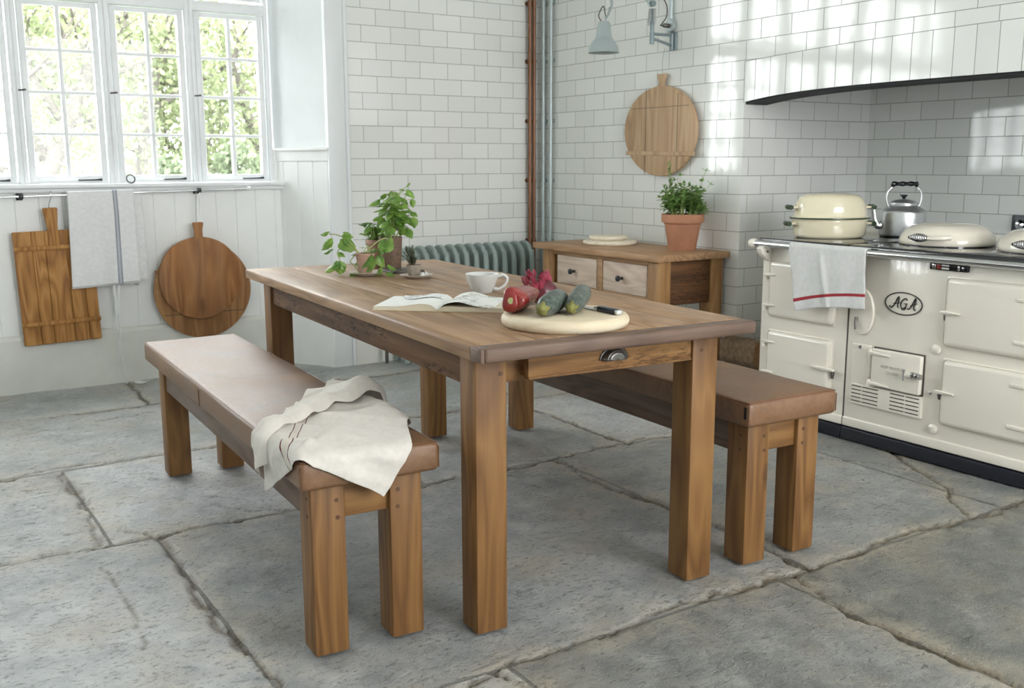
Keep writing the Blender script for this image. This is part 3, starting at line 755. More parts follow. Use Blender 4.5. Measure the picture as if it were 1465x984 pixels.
# ------------------------------------------------------------------ benches
def bench(label, loc, rot, first=None):
    t = thing('upholstered_bench', label, 'bench', loc, rot, 'leather topped benches')
    BW, BL = .296, 1.79
    for x in (0, BW-.088):
        for y in (0, BL-.088):
            leg = G().box(x, x+.088, y, y+.088, 0, .443, .004, 2).build('leg', W_LEG, t, smooth=45)
            if y == 0:
                for z, px in ((.40, .066), (.355, .068)): G().tube([(x+(px if x == 0 else .088-px), .001, z), (x+(px if x == 0 else .088-px), -.0012, z)], .0055, 12).build('peg', peg_wood, leg)
                for z in (.405, .36): G().tube([(x+.001, .03, z), (x-.0012, .03, z)], .0055, 12).build('peg', peg_wood, leg)
    G().box(.010, .034, .06, BL-.06, .343, .443, .003).build('side_rail', W_BENCH, t, smooth=45)
    G().box(BW-.034, BW-.010, .06, BL-.06, .343, .443, .003).build('side_rail', W_BENCH, t, smooth=45)
    for y in (.016, BL-.04): G().box(.085, BW-.085, y, y+.024, .347, .443, .003).build('end_rail', W_RAILX, t, smooth=45)
    # cushion: pillowed box
    b = bmesh.new(); x0, x1, y0, y1, z0, z1 = -.034, .330, -.036, 1.862, .443, .520
    nx, ny, nz = 14, 60, 6
    g = G(); g.box(x0, x1, y0, y1, z0, z1, .013, 4)
    bb = g.bm
    for ax, n, a, c in ((0, nx, x0, x1), (1, ny, y0, y1)):
        for k in range(1, n):
            co = [0, 0, 0]; co[ax] = a+(c-a)*k/n; no = [0, 0, 0]; no[ax] = 1
            bmesh.ops.bisect_plane(bb, geom=bb.verts[:]+bb.edges[:]+bb.faces[:], plane_co=co, plane_no=no)
    ys_ = .955
    for v in bb.verts:
        u = (v.co.x-x0)/(x1-x0); w = (v.co.y-y0)/(y1-y0)
        if v.co.z > .50:
            v.co.z += .007*(1-(2*u-1)**4)*(1-(2*w-1)**10) - .0045*math.exp(-((v.co.y-ys_)/.012)**2)+.0015*sin(v.co.y*9+v.co.x*13)
        if .45 < v.co.z < .512:
            bul = .003*sin(pi*(v.co.z-z0)/(z1-z0))
            if abs(u-.5) > .48: v.co.x += bul*(1 if u > .5 else -1)
            if abs(w-.5) > .495: v.co.y += bul*(1 if w > .5 else -1)
    c = g.build('cushion', leather, t, smooth=60)
    g = G()
    for zz, rr in ((.5165, .0016), (.503, .0009)):
        r_ = .004
        g.tube([(x0+r_-.004*(zz < .51), y0+r_, zz), (x1-r_+.004*(zz < .51), y0+r_, zz)], rr, 6)
        for xx in (x0+r_-.004*(zz < .51), x1-r_+.004*(zz < .51)): g.tube([(xx, y0+r_, zz), (xx, y1-r_, zz)], rr, 6)
    g.tube([(x0-.002, ys_, .45), (x0-.003, ys_, .50), (x0+.008, ys_, .5185)]+[(x0+(x1-x0)*k/10, ys_, .5205+.0052*(1-(2*k/10-1)**4)-.0042) for k in range(1, 10)]+[(x1-.008, ys_, .5185), (x1+.003, ys_, .50), (x1+.002, ys_, .45)], .0014, 6)
    for (xx, yy) in ((x0+.001, y0+.001), (x1-.001, y0+.001)): g.tube([(xx, yy, .452), (xx, yy, .508)], .0014, 6)
    g.build('seam', seam_thread, c)
    return t, c
b1, c1 = bench('brown leather topped bench with the tea towel thrown over its near end', (-2.191, -2.225, 0), radians(-2.45))
b2 = dup(b1, (-.878, -2.387, 0), radians(-2.5), 'brown leather topped bench on the far side of the table, facing the cooker')
c2 = [c for c in b2.children if c.name.startswith('cushion')][0]
g = G(); g.box(-.0395, -.0370, -.030, -.0195, .470, .506, .0008, 1); g.build('fabric_label', label_black, c2)

# tea towel draped over the near end of the bench with the window side
def towel():
    def st(s, u, v):
        d = s.math('SUBTRACT', s.math('MULTIPLY', u, .888), s.math('MULTIPLY', v, .46))
        return [(band(s, d, -.047, .0014), '6d3a36'), (band(s, d, -.066, .0014), '6d3a36'), (band(s, d, -.0565, .006), 'dcd3c6')]
    m = cloth_mat('linen_towel', 'e8e3da', st, trans=.1)
    poly1 = [(-.177, .225), (-.10, .228), (-.037, .215), (.02, .275), (.054, .331), (.133, .462), (.21, .56), (.30, .60), (.36, .60), (.373, .55), (.38, .42), (.384, .365), (.365, .256), (.326, .152), (.25, -.04), (.218, -.084), (.19, -.13), (.174, -.153), (.14, -.128), (.077, -.093), (.034, -.067), (-.005, -.047), (-.03, -.03), (-.058, .003), (-.106, .086)]
    poly2 = [(-.135, .222), (-.10, .228), (-.037, .215), (.02, .275), (.054, .331), (.133, .462), (.21, .589), (.239, .565), (.322, .70), (.359, .732), (.372, .62), (.378, .44), (.326, .405), (.255, .362), (.202, .356), (.132, .300), (.051, .235), (-.03, .165), (-.08, .15)]
    fold = [(.378, .44), (.326, .405), (.255, .362), (.202, .356), (.132, .300), (.051, .235), (-.03, .165), (-.08, .15)]
    X0, X1, Y0, ZT = -.034, .330, -.036, .5255
    def place(s_, t_, h):
        R = .016
        def edge(d):           # distance past the edge -> (out, down)
            if d <= -R: return d, 0.0, 0.0
            a = (d+R)/R
            if a < pi/2: return -R+R*sin(a), R*(1-cos(a)), a
            return 0.0, R+(d+R-R*pi/2), pi/2
        px, py, dz = s_, t_, 0.0; n = Vector((0, 0, 1))
        if s_ < X0+R:
            o, dn, a = edge(X0-s_); px = X0-o; dz += dn; n = Vector((-sin(a), 0, cos(a)))
        if s_ > X1-R:
            o, dn, a = edge(s_-X1); px = X1+o; dz += dn; n = Vector((sin(a), 0, cos(a)))
        if t_ < Y0+R:
            o, dn, a = edge(Y0-t_); py = Y0-o; dz = max(dz, dn); n = (n+Vector((0, -sin(a)*1.2, cos(a)-1))).normalized()
        return Vector((px, py, ZT-dz))+n*h
    def dist(p, L):
        return float(seg_dist(np.array([p[0]]), np.array([p[1]]), [L])[0])
    def layer(poly, lift, fn, uoff):
        b = bmesh.new(); vs = [b.verts.new((x, y, 0)) for x, y in poly]; b.faces.new(vs)
        bmesh.ops.triangulate(b, faces=b.faces[:])
        for ax, a, c in ((0, -.2, .4), (1, -.2, .8)):
            k = a
            while k < c:
                co = [0, 0, 0]; no = [0, 0, 0]; co[ax] = k; no[ax] = 1
                bmesh.ops.bisect_plane(b, geom=b.verts[:]+b.edges[:]+b.faces[:], plane_co=co, plane_no=no); k += .011
        bmesh.ops.triangulate(b, faces=b.faces[:])
        L = b.loops.layers.uv.new('UVMap')
        for f in b.faces:
            for lp in f.loops: lp[L].uv = (lp.vert.co.x+uoff, lp.vert.co.y)
        for v in b.verts:
            x, y = v.co.x, v.co.y
            v.co = place(x, y, lift+fn(x, y))
        bmesh.ops.recalc_face_normals(b, faces=b.faces[:])
        return b
    def rid(x, y, ang, f, ph): # soft ridges
        q = (x*cos(ang)+y*sin(ang))*f+ph+.6*sin(y*17+x*5)
        return (.5+.5*sin(q))**2
    def h1(x, y):
        h = .004+.013*rid(x, y, .5, 55, .3)*(.3+.7*rid(x, y, 2.0, 14, 1.0))+.010*rid(x, y, 2.3, 38, 2)*(.3+.7*rid(x, y, .9, 17, 0))+.004*rid(x, y, 1.2, 90, 0)
        h += .022*math.exp(-(((x-.34)/.06)**2+((y-.33)/.12)**2))
        h += .014*math.exp(-((dist((x, y), [(.132, .27), (.22, .20), (.30, .14)])/.022)**2))
        h += .010*math.exp(-((dist((x, y), [(-.03, -.01), (.06, .06), (.16, .16)])/.014)**2))
        h += .009*math.exp(-((dist((x, y), [(-.08, .10), (.0, .09), (.08, .12)])/.012)**2))
        return h
    def h2(x, y):
        dd = dist((x, y), fold)
        h = .012+.022*math.exp(-((dd-.03)/.028)**2)-.006*math.exp(-(dd/.008)**2)
        h += .010*rid(x, y, .9, 50, 0)+.008*rid(x, y, 2.2, 30, 1)
        h += .03*math.exp(-(((x-.30)/.08)**2+((y-.45)/.07)**2))
        if y > .5: h += .004
        return h
    g = G(); g._join(layer(poly1, .002, h1, 0)); g._join(layer(poly2, .006, h2, 5))
    o = g.build('tea_towel', m, None, smooth=180, solid=.0016, sub=1)
    o.location = b1.location; o.rotation_euler = b1.rotation_euler
    tag(o, 'cream linen tea towel with dark red lines crumpled over the bench end', 'tea towel')
towel()

# ------------------------------------------------------------------ dresser (console) against the hearth wall
t = thing('sideboard', 'pine sideboard with two knobbed drawers standing against the tiled wall', 'sideboard', (.55, -.05, 0))
DZ = .750; DT = .716
g = G()
for a, b in ((.296, .46), (.46, .63), (.63, .798)): g.box(a+.0003, b-.0003, -.615, .505, DT, DZ, .003, 2)
g.build('sideboard_top', W_DRES, t, world=True, smooth=45)
for (x, y) in ((.325, -.595), (.325, .352), (.688, -.595), (.688, .352)):
    G().box(x, x+.08, y, y+.088, 0, DT, .003).build('leg', W_DRESV, t, world=True, smooth=45)
for y in (-.583, .40): G().box(.40, .69, y, y+.022, .485, DT, .002).build('end_panel', W_PANEL, t, world=True, smooth=45)
g = G(); g.box(.337, .36, -.51, .355, .690, DT, .002); g.box(.337, .36, -.51, .355, .505, .524, .002); g.box(.333, .36, -.118, -.072, .52, .695, .002)
g.build('drawer_frame', W_DRES, t, world=True, smooth=45)
G().box(.72, .735, -.53, .36, .49, DT).build('back_panel', W_PANEL, t, world=True, smooth=45)
for (a, b) in ((-.069, .309), (-.494, -.121)):
    d_ = G().box(.334, .66, a+.003, b-.003, .526, .688, .003).build('drawer', W_DRAWP, t, world=True, smooth=45)
    yc = (a+b)/2+.018; g = G()
    g.lathe([(0, 0), (.009, 0), (.008, .010), (.007, .016), (.013, .022), (.0165, .030), (.015, .037), (.009, .041), (0, .042)], M=Matrix.Translation((.335, yc, .606)) @ Matrix.Rotation(-pi/2, 4, 'Y'), n=24)
    g.build('knob', iron, d_, world=True)

def round_slab(name, label, c, r, z0, z1, mat, wob=.01, bev=.012, group=None, cat='chopping board', wh=None):
    prof = [(0, 0), (r-bev, 0)]
    for k in range(7):
        a = -pi/2+pi*k/6; h = (z1-z0)/2
        prof.append((r-bev+bev*cos(a), h+h*sin(a)*.98))
    prof += [(r*.5, z1-z0), (0, z1-z0)]
    g = G(); g.lathe(prof, n=72, wob=wob)
    return tag(g.build(name, mat, smooth=60, at=(c[0], c[1], z0)), label, cat, group)
round_slab('round_board', 'wider pale round board, lower of the two on the sideboard', (.575, .12), .158, DZ, DZ+.024, W_WHITE)
round_slab('round_board', 'smaller pale round board, upper of the two on the sideboard', (.585, .15), .112, DZ+.024, DZ+.049, W_WHITE)

# ------------------------------------------------------------------ pots and plants
def flower_pot(t, r0, r1, h, mat, rim=.0, rimh=.0, wall=.006, soil_z=None):
    p = [(0, 0), (r0, 0), (r0+.001, .002)]
    if rim:
        p += [(r1*.985, h-rimh), (r1+rim, h-rimh+.001), (r1+rim+.001, h-.003), (r1+rim-.002, h)]
        ro = r1+rim
    else: p += [(r1, h-.002), (r1-.001, h)]; ro = r1
    p += [(ro-wall, h-.001), (ro-wall-.002, h*.75), (r0*.8, h*.6), (0, h*.6)]
    g = G(); g.lathe(p, n=48); g.build('pot', mat, t, smooth=50)
    g = G(); rs = random.Random(3)
    sz = h*.86; rr = ro-wall-.001-(.1*(ro-r0)) 
    g.lathe([(rr, sz-.004), (rr*.8, sz+.001), (rr*.4, sz+.003), (0, sz+.002)], n=24, wob=.0); g.build('soil', soil, t, smooth=180)
    return sz

# terracotta herb pot on the sideboard
t = thing('potted_mint', 'large terracotta pot of bushy mint on the sideboard corner', 'potted plant', (.648, -.405, DZ))
sz = flower_pot(t, .072, .099, .192, terracotta, .014, .044, .009)
rs = random.Random(21); g = G(); gs = G()
def rl(rs, a, b): return a+(b-a)*rs.random()
Rv = Vector((.841, -.541, 0)); Bv = Vector((.54, .84, 0))
def sprig(g, gs, base, tip, nl, L, W, rs, droop=.25, r0=.0022, spread=.9):
    base = Vector(base); tip = Vector(tip); mid = (base+tip)/2+Vector((rl(rs, -.01, .01), rl(rs, -.01, .01), .012))
    P = bez([base, mid, tip], 6); gs.tube(P, [r0*(1-.6*k/len(P)) for k in range(len(P))], 5)
    dirn = (tip-base).normalized()
    for k in range(nl):
        f = .30+.70*(k+1)/nl; p = P[min(len(P)-1, int(f*(len(P)-1)))]
        a = k*pi/2+rl(rs, -.5, .5)
        q = dirn.orthogonal().normalized(); q2 = dirn.cross(q)
        for sgn in (1, -1):
            dd = (q*cos(a)+q2*sin(a))*sgn*spread+dirn*.45+Vector((0, 0, .1))
            s_ = 1.0-.45*(k/(nl))*(1 if k > nl*.6 else .3)
            g.leaf(p, dd, L*s_*rl(rs, .8, 1.15), W*s_*rl(rs, .85, 1.1), up=(rl(rs, -.3, .3), rl(rs, -.3, .3), 1), droop=droop*rl(rs, .5, 1.5), n=5)
    g.leaf(tip, dirn+Vector((.2, .1, .1)), L*.5, W*.5, n=4)
for k in range(60):
    a = rl(rs, 0, 2*pi); r = .066*sqrt(rs.random())
    b = (r*cos(a), r*sin(a), sz)
    R_ = rl(rs, .02, .135); hh = rl(rs, .05, .205)*(1-.25*(R_/.135))
    tp = (R_*cos(a)*.95, R_*sin(a)*.95, sz+hh)
    sprig(g, gs, b, tp, 5, .046, .024, rs)
for off, hh in ((.115, .25), (.14, .18), (-.02, .225), (-.05, .20)):
    p = Rv*off; sprig(g, gs, (Rv*off*.3)[:2]+(sz,) if False else (Rv.x*off*.3, Rv.y*off*.3, sz), (p.x, p.y, sz+hh), 4, .046, .026, rs)
for k in range(7):
    p = Rv*rl(rs, .06, .15); sprig(g, gs, (p.x*.4, p.y*.4, sz), (p.x, p.y, sz+rl(rs, .0, .06)), 4, .014, .010, rs)
g.build('foliage', mint, t, smooth=180); gs.build('stems', stem_mat, t, smooth=180)
g = G(); gs = G()
p0 = Vector((Rv.x*-.055, Rv.y*-.055, sz))
for (dx, hh) in ((-.082, .29), (-.07, .20), (-.10, .17)):
    p1 = Vector((Rv.x*dx, Rv.y*dx, sz+hh)); P = bez([p0, (p0+p1)/2+Vector((.004, 0, 0)), p1], 12); gs.tube(P, .0014, 5)
    for k, p in enumerate(P[4:]):
        for q in range(5):
            a = rl(rs, 0, 6.28); g.leaf(p, (cos(a), sin(a), .9), .024, .0065, droop=.05, n=2)
g.build('rosemary_needles', mint, t, smooth=180); gs.build('rosemary_stems', stem_mat, t, smooth=180)

# basil in the tall speckled pot
t = thing('potted_basil', 'tall bushy basil growing from the dark speckled pot on the table', 'potted plant', (-1.215, -.69, .780))
sz = flower_pot(t, .040, .048, .135, pot_dark, 0, 0, .006)
g = G(); gs = G(); rs = random.Random(5)
BL = [[[0.043, 0.001, 0.136], [0.051, 0.005, 0.178]], [[0.007, 0.062, 0.308], [-0.009, 0.069, 0.293]], [[-0.006, 0.066, 0.287], [-0.044, 0.087, 0.272]], [[0.033, 0.048, 0.32], [0.026, 0.045, 0.287]], [[0.043, 0.04, 0.316], [0.055, 0.027, 0.287]], [[0.087, 0.014, 0.324], [0.11, -0.006, 0.299]], [[0.084, 0.017, 0.333], [0.093, 0.015, 0.35]], [[0.08, 0.018, 0.324], [0.073, 0.024, 0.329]], [[0.101, -0.004, 0.287], [0.1, -0.009, 0.257]], [[0.014, 0.051, 0.278], [-0.026, 0.067, 0.237]], [[0.024, 0.042, 0.27], [0.006, 0.053, 0.262]], [[-0.017, 0.058, 0.22], [-0.045, 0.073, 0.203]], [[-0.006, 0.051, 0.22], [-0.039, 0.071, 0.211]], [[-0.011, 0.051, 0.203], [-0.018, 0.041, 0.136]], [[0.02, 0.036, 0.228], [0.005, 0.037, 0.186]], [[0.04, 0.027, 0.245], [0.046, 0.014, 0.203]], [[0.057, 0.015, 0.241], [0.042, 0.015, 0.194]], [[0.07, 0.004, 0.228], [0.059, 0.002, 0.186]], [[0.093, -0.009, 0.236], [0.111, -0.023, 0.224]], [[0.101, -0.019, 0.215], [0.101, -0.027, 0.175]], [[0.068, -0.007, 0.169], [0.086, -0.027, 0.133]], [[0.079, -0.006, 0.211], [0.084, -0.013, 0.19]], [[-0.003, 0.04, 0.178], [-0.004, 0.031, 0.136]], [[0.034, 0.018, 0.186], [0.054, 0.002, 0.169]], [[0.031, 0.037, 0.262], [0.045, 0.027, 0.257]], [[0.059, 0.025, 0.291], [0.083, 0.007, 0.282]], [[0.067, 0.015, 0.27], [0.08, 0.004, 0.257]], [[0.018, 0.032, 0.203], [0.021, 0.021, 0.161]], [[0.064, 0.01, 0.236], [0.09, -0.005, 0.245]], [[0.048, 0.024, 0.253], [0.066, 0.013, 0.257]], [[0.01, 0.044, 0.236], [-0.009, 0.055, 0.228]], [[0.037, 0.039, 0.291], [0.024, 0.042, 0.266]], [[0.052, 0.031, 0.299], [0.042, 0.031, 0.27]]]
ctr = Vector((.03, .02, 0))
for j, (a, b) in enumerate(BL):
    a = Vector(a); b = Vector(b); dp = rl(rs, -.03, .03)
    sh = Bv*dp; a += sh; b += sh
    L = max(.036, (b-a).length*1.2)
    g.leaf(a, b-a-Bv*rl(rs, 0, .02), L, L*rl(rs, .72, .9), up=(-.3, -.35, 1), droop=.22, cup=-.35, n=7)
    gs.tube(bez([a, (a+ctr+Vector((0, 0, a.z*.9)))*.5, Vector((ctr.x*.7, ctr.y*.7, a.z*.75))], 5), .0013, 5)
for k in range(64):
    zz = rl(rs, .14, .31); a = rl(rs, 0, 6.28); r = rl(rs, .01, .055); p = Vector((.03+r*cos(a), .022+r*sin(a), zz))
    L = rl(rs, .034, .058); g.leaf(p, (cos(a), sin(a), rl(rs, -.6, .3)), L, L*.75, droop=.25, cup=-.3, n=6)
for (x, y, zt) in ((.03, .045, .31), (.085, .012, .33), (.01, .055, .27), (.05, .02, .27), (-.01, .045, .20)):
    gs.tube(bez([(x*.3, y*.3, .11), (x*.7, y*.7, (.11+zt)/2), (x, y, zt)], 8), [.003-.0016*k/16 for k in range(17)], 6)
g.build('foliage', basil, t, smooth=180); gs.build('stems', stem_mat, t, smooth=180)

# second basil in the pink pot
t = thing('potted_basil', 'low basil in the terracotta pink pot behind the trailing plant', 'potted plant', (-1.222, -.580, .780))
sz = flower_pot(t, .038, .047, .118, terracotta_pale, .004, .02, .006)
g = G(); gs = G(); rs = random.Random(8)
for k in range(46):
    a = rl(rs, 0, 6.28); r = rl(rs, 0, .048); zz = sz+rl(rs, .01, .085); p = Vector((r*cos(a), r*sin(a), zz))
    gs.tube([(p.x*.7, p.y*.7, sz-.005), tuple(p)], .0012, 5)
    L = rl(rs, .034, .052); g.leaf(p, (cos(a)*.8, sin(a)*.8, rl(rs, -.7, .5)), L, L*.68, up=(rl(rs, -.4, .4), -.3, 1), droop=.3, cup=-.3, n=6)
g.build('foliage', basil_d, t, smooth=180); gs.build('stems', stem_mat, t, smooth=180)

# trailing basil in front, in a weathered pot
t = thing('potted_basil', 'sprawling basil trailing over its weathered pot, closest to the table edge', 'potted plant', (-1.40, -.84, .790))
sz = flower_pot(t, .026, .036, .078, terracotta_pale, .002, .012, .005)
LV = [[[-0.094, 0.092, 0.143], [-0.137, 0.112, 0.11]], [[-0.107, 0.103, 0.16], [-0.126, 0.116, 0.163]], [[-0.106, 0.099, 0.143], [-0.1, 0.089, 0.112]], [[-0.105, 0.088, 0.097], [-0.128, 0.102, 0.09]], [[-0.069, 0.075, 0.14], [-0.021, 0.038, 0.113]], [[-0.062, 0.074, 0.156], [-0.028, 0.052, 0.156]], [[-0.073, 0.074, 0.127], [-0.062, 0.061, 0.1]], [[-0.08, 0.071, 0.09], [-0.064, 0.058, 0.08]], [[-0.08, 0.064, 0.057], [-0.085, 0.053, -0.006]], [[-0.09, 0.067, 0.044], [-0.133, 0.091, 0.024]], [[-0.076, 0.058, 0.044], [-0.069, 0.051, 0.031]], [[0.038, -0.008, 0.077], [-0.018, 0.019, 0.034]], [[0.027, 0.001, 0.083], [-0.026, 0.03, 0.06]], [[0.052, -0.016, 0.08], [0.068, -0.035, 0.04]], [[0.061, -0.033, 0.027], [0.035, -0.03, -0.006]], [[0.071, -0.043, 0.014], [0.098, -0.062, 0.004]], [[0.084, -0.046, 0.037], [0.104, -0.06, 0.03]], [[-0.025, 0.019, 0.014], [-0.045, 0.016, -0.005]], [[0.043, -0.006, 0.103], [0.028, 0.002, 0.09]], [[0.073, -0.028, 0.09], [0.096, -0.03, 0.149]], [[0.061, -0.021, 0.083], [0.069, -0.021, 0.11]]]
STM = [[[-0.011, 0.029, 0.085], [-0.042, 0.055, 0.133], [-0.076, 0.083, 0.156], [-0.104, 0.101, 0.16]], [[-0.011, 0.029, 0.085], [-0.052, 0.058, 0.117], [-0.083, 0.073, 0.09], [-0.078, 0.062, 0.057]], [[0.001, 0.022, 0.085], [0.019, 0.012, 0.113], [0.02, 0.005, 0.083]], [[0.006, 0.018, 0.085], [0.048, -0.004, 0.126], [0.078, -0.02, 0.143], [0.094, -0.032, 0.133]], [[0.012, 0.014, 0.085], [0.046, -0.008, 0.1], [0.062, -0.026, 0.067], [0.067, -0.037, 0.027]], [[-0.023, 0.034, 0.085], [-0.044, 0.04, 0.054], [-0.034, 0.031, 0.04], [-0.022, 0.017, 0.014]]]
g = G(); gs = G(); rs = random.Random(4)
for j, (a, b) in enumerate(LV):
    a = Vector(a)-Vector((0, 0, .01)); b = Vector(b)-Vector((0, 0, .01)); a.z = max(a.z, .002); b.z = max(b.z, .001)
    fw = -Bv*(.03 if a.z < .09 and a.x > -.03 else .0); a += fw; b += fw
    L = max(.032, (b-a).length*1.1); big = j in (4, 5, 11, 12, 8)
    g.leaf(a, b-a, L, L*(1.0 if big else .75), up=(-.25, -.45, .8), droop=.25, cup=-.4, n=7)
    g.leaf(a+Vector((rl(rs, -.012, .012), rl(rs, -.012, .012), rl(rs, -.004, .012))), b-a+Vector((rl(rs, -.03, .03), rl(rs, -.03, .03), rl(rs, -.01, .02))), L*.8, L*.55, up=(-.3, -.4, .8), droop=.3, cup=-.35, n=6)
    if big: g.leaf(a+Vector((.005, .01, -.008)), b-a+Vector((.01, .0, -.02)), L*.85, L*.6, up=(-.5, -.2, .8), droop=.3, cup=-.4, n=6)
for s_ in STM: gs.tube(bez([(p[0], p[1], p[2]-.01) for p in s_], 8), .0022, 6)
for k in range(10):
    a = rl(rs, 0, 6.28); p = Vector((.028*cos(a), .028*sin(a), sz+rl(rs, .0, .03))); g.leaf(p, (cos(a), sin(a), .3), .03, .02, n=5)
g.build('foliage', basil, t, smooth=180); gs.build('stems', stem_mat, t, smooth=180)
def saucer(c, r, h, z, mat, label, name='saucer'):
    g = G(); g.lathe([(0, 0), (r*.58, 0), (r*.62, .002), (r*.96, h-.002), (r, h), (r*.97, h+.001), (r*.6, .006), (0, .005)], n=48)
    return tag(g.build(name, mat, smooth=60, at=(c[0], c[1], z)), label, 'saucer')
saucer((-1.40, -.84), .068, .014, .780, stoneware, 'pale clay saucer under the sprawling basil')
saucer((-1.273, -1.025), .064, .013, .780, stoneware, 'small scallop edged clay saucer under the tiny rosemary pot')
t = thing('potted_rosemary', 'tiny grey clay pot of rosemary on its saucer, smallest of the table plants', 'potted plant', (-1.272, -1.005, .786))
sz = flower_pot(t, .020, .030, .043, pot_grey, 0, 0, .004)
g = G(); gs = G(); rs = random.Random(9)
for k in range(16):
    a = rl(rs, 0, 6.28); r = rl(rs, .0, .05); tp = Vector((r*cos(a), r*sin(a), sz+rl(rs, .03, .075))); b = Vector((r*.3*cos(a), r*.3*sin(a), sz)); P = bez([b, (b+tp)/2+Vector((0, 0, .006)), tp], 6)
    gs.tube(P, .0011, 5)
    for p in P[2:]:
        for q in range(4):
            a2 = rl(rs, 0, 6.28); g.leaf(p, (cos(a2), sin(a2), .8), .013, .0028, droop=.05, n=2)
g.build('foliage', rosemary, t, smooth=180); gs.build('stems', woody, t, smooth=180)
for k, (x, y) in enumerate(((-1.236, -1.035), (-1.262, -1.058))):
    g = G(); g.lathe([(0, 0), (.008, .001), (.011, .006), (.008, .011), (.003, .015), (.001, .019), (0, .02)], n=16, wob=.04)
    tag(g.build('garlic_clove', china, smooth=180, at=(x, y, .786)), ('papery white clove nearer the far rim of the small saucer', 'papery white clove in front of the tiny rosemary pot')[k], 'garlic')
g = G(); g.box(-1.29, -1.15, -.86, -.72, .780, .7895, .002); tag(g.build('slate_tray', plain('slate', '4c4742', .5)), 'thin dark slate tray tucked between the plant pots', 'tray')

# ------------------------------------------------------------------ mug
t = thing('cup', 'wide pale stoneware cup with a loop handle behind the open book', 'cup', (-1.288, -1.538, .780))
pr_ = [(0, .003), (.026, .003), (.027, 0), (.033, 0), (.035, .004), (.044, .022), (.054, .048), (.0575, .060), (.058, .063), (.0565, .064), (.055, .062), (.051, .047), (.042, .024), (.032, .008), (0, .006)]
g = G(); g.lathe(pr_, n=56); g.build('body', china, t, smooth=60)
hd = Vector((.80, -.60, 0))
g = G(); P = bez([hd*.054+Vector((0, 0, .055)), hd*.072+Vector((0, 0, .060)), hd*.086+Vector((0, 0, .047)), hd*.078+Vector((0, 0, .026)), hd*.058+Vector((0, 0, .012)), hd*.040+Vector((0, 0, .012))], 8)
g.tube(P, [.0065-.0015*sin(pi*k/len(P)) for k in range(len(P))], 12); g.build('handle', china, t, smooth=180)

# ------------------------------------------------------------------ open book
BA = math.atan2(-1.971+1.707, -1.477+1.774)    # along the lower edge, over both pages
t = thing('open_book', 'open hardback book with grey flower drawings lying in front of the cup', 'book', (-1.632, -1.850, .780), BA)
Wl, Wr, D = .195, .205, .235
g = G(); g.box(-Wl-.004, -.006, -.003, D+.003, 0, .0025, .001); g.box(.006, Wr+.004, -.003, D+.003, 0, .0025, .001); g.box(-.014, .014, -.003, D+.003, .0, .002)
g.build('cover', board_cover, t)
def hL(u): return .0155+.006*sin(pi*min(1, u*1.1))*(1-u)*1.2-.010*math.exp(-((1-u)/.06)**2)
def block(sgn, W, hh, name):
    n = 20; xs_ = [k/n for k in range(n+1)]   # 0 at spine
    prof = [(sgn*W*x, hh(x)) for x in xs_]
    g = G(); pts = prof+[(sgn*W, .0025), (sgn*.002, .0025)]
    g.prism(pts, 'Y', 0.0, D); g.build(name, page_edge, t, smooth=30)
    g2 = G(); g2.sheet([[(p[0], y, p[1]+.0006) for p in prof] for y in np.linspace(-.0008, D+.0005, 12)]); return g2
hl = lambda x: .0135+.0085*math.exp(-((x-.25)/.22)**2)-.012*math.exp(-(x/.05)**2)-.002*x
hr = lambda x: .0150+.0150*math.exp(-((x-.30)/.22)**2)-.016*math.exp(-(x/.06)**2)-.004*x
g2 = block(-1, Wl, hl, 'page_block'); g2.build('page', paper, t, smooth=180)
g2 = block(1, Wr, lambda x: .0150-.012*math.exp(-(x/.05)**2)-.002*x, 'page_block'); g2.bm.free()
def drawn(name, col, back):
    s = NT(name); v = s.coord('Object')
    sp = s.N('ShaderNodeSeparateXYZ', None, Vector=v)
    w = s.noise(v, 38, 4, .6, 1.2); blob = s.noise(v, 11, 2)
    m = s.math('MULTIPLY', s.ramp(w, [(.47, G0), (.50, G1), (.53, G1), (.56, G0)]), s.ramp(blob, [(.45, G0), (.58, G1)]))
    s.P(Base_Color=s.mix(m, lin(back), lin(col)), Roughness=.7); return s.m
pic = drawn('printed_page', '7d8671', 'eceeea')
n = 24
g = G(); g.sheet([[(Wr*k/n, y, hr(k/n)+.0012) for k in range(n+1)] for y in np.linspace(-.001, D, 14)]); g.build('lifted_page', pic, t, smooth=180, solid=.0008)
g = G(); g.sheet([[(-.13+.12*u-.03*v, D*.62+.085*v-.01*u, hl(abs(-.13+.12*u-.03*v)/Wl)+.0035+.010*sin(pi*v)*u*.4) for u in np.linspace(0, 1, 12)] for v in np.linspace(0, 1, 8)])
tag(g.build('loose_drawing', drawn('sketch_paper', '6c6f72', 'e6e8e8'), None, smooth=180, solid=.0006, at=t.location), 'loose slip of sketched paper lying on the open page of the book', 'paper').rotation_euler = (0, 0, BA)

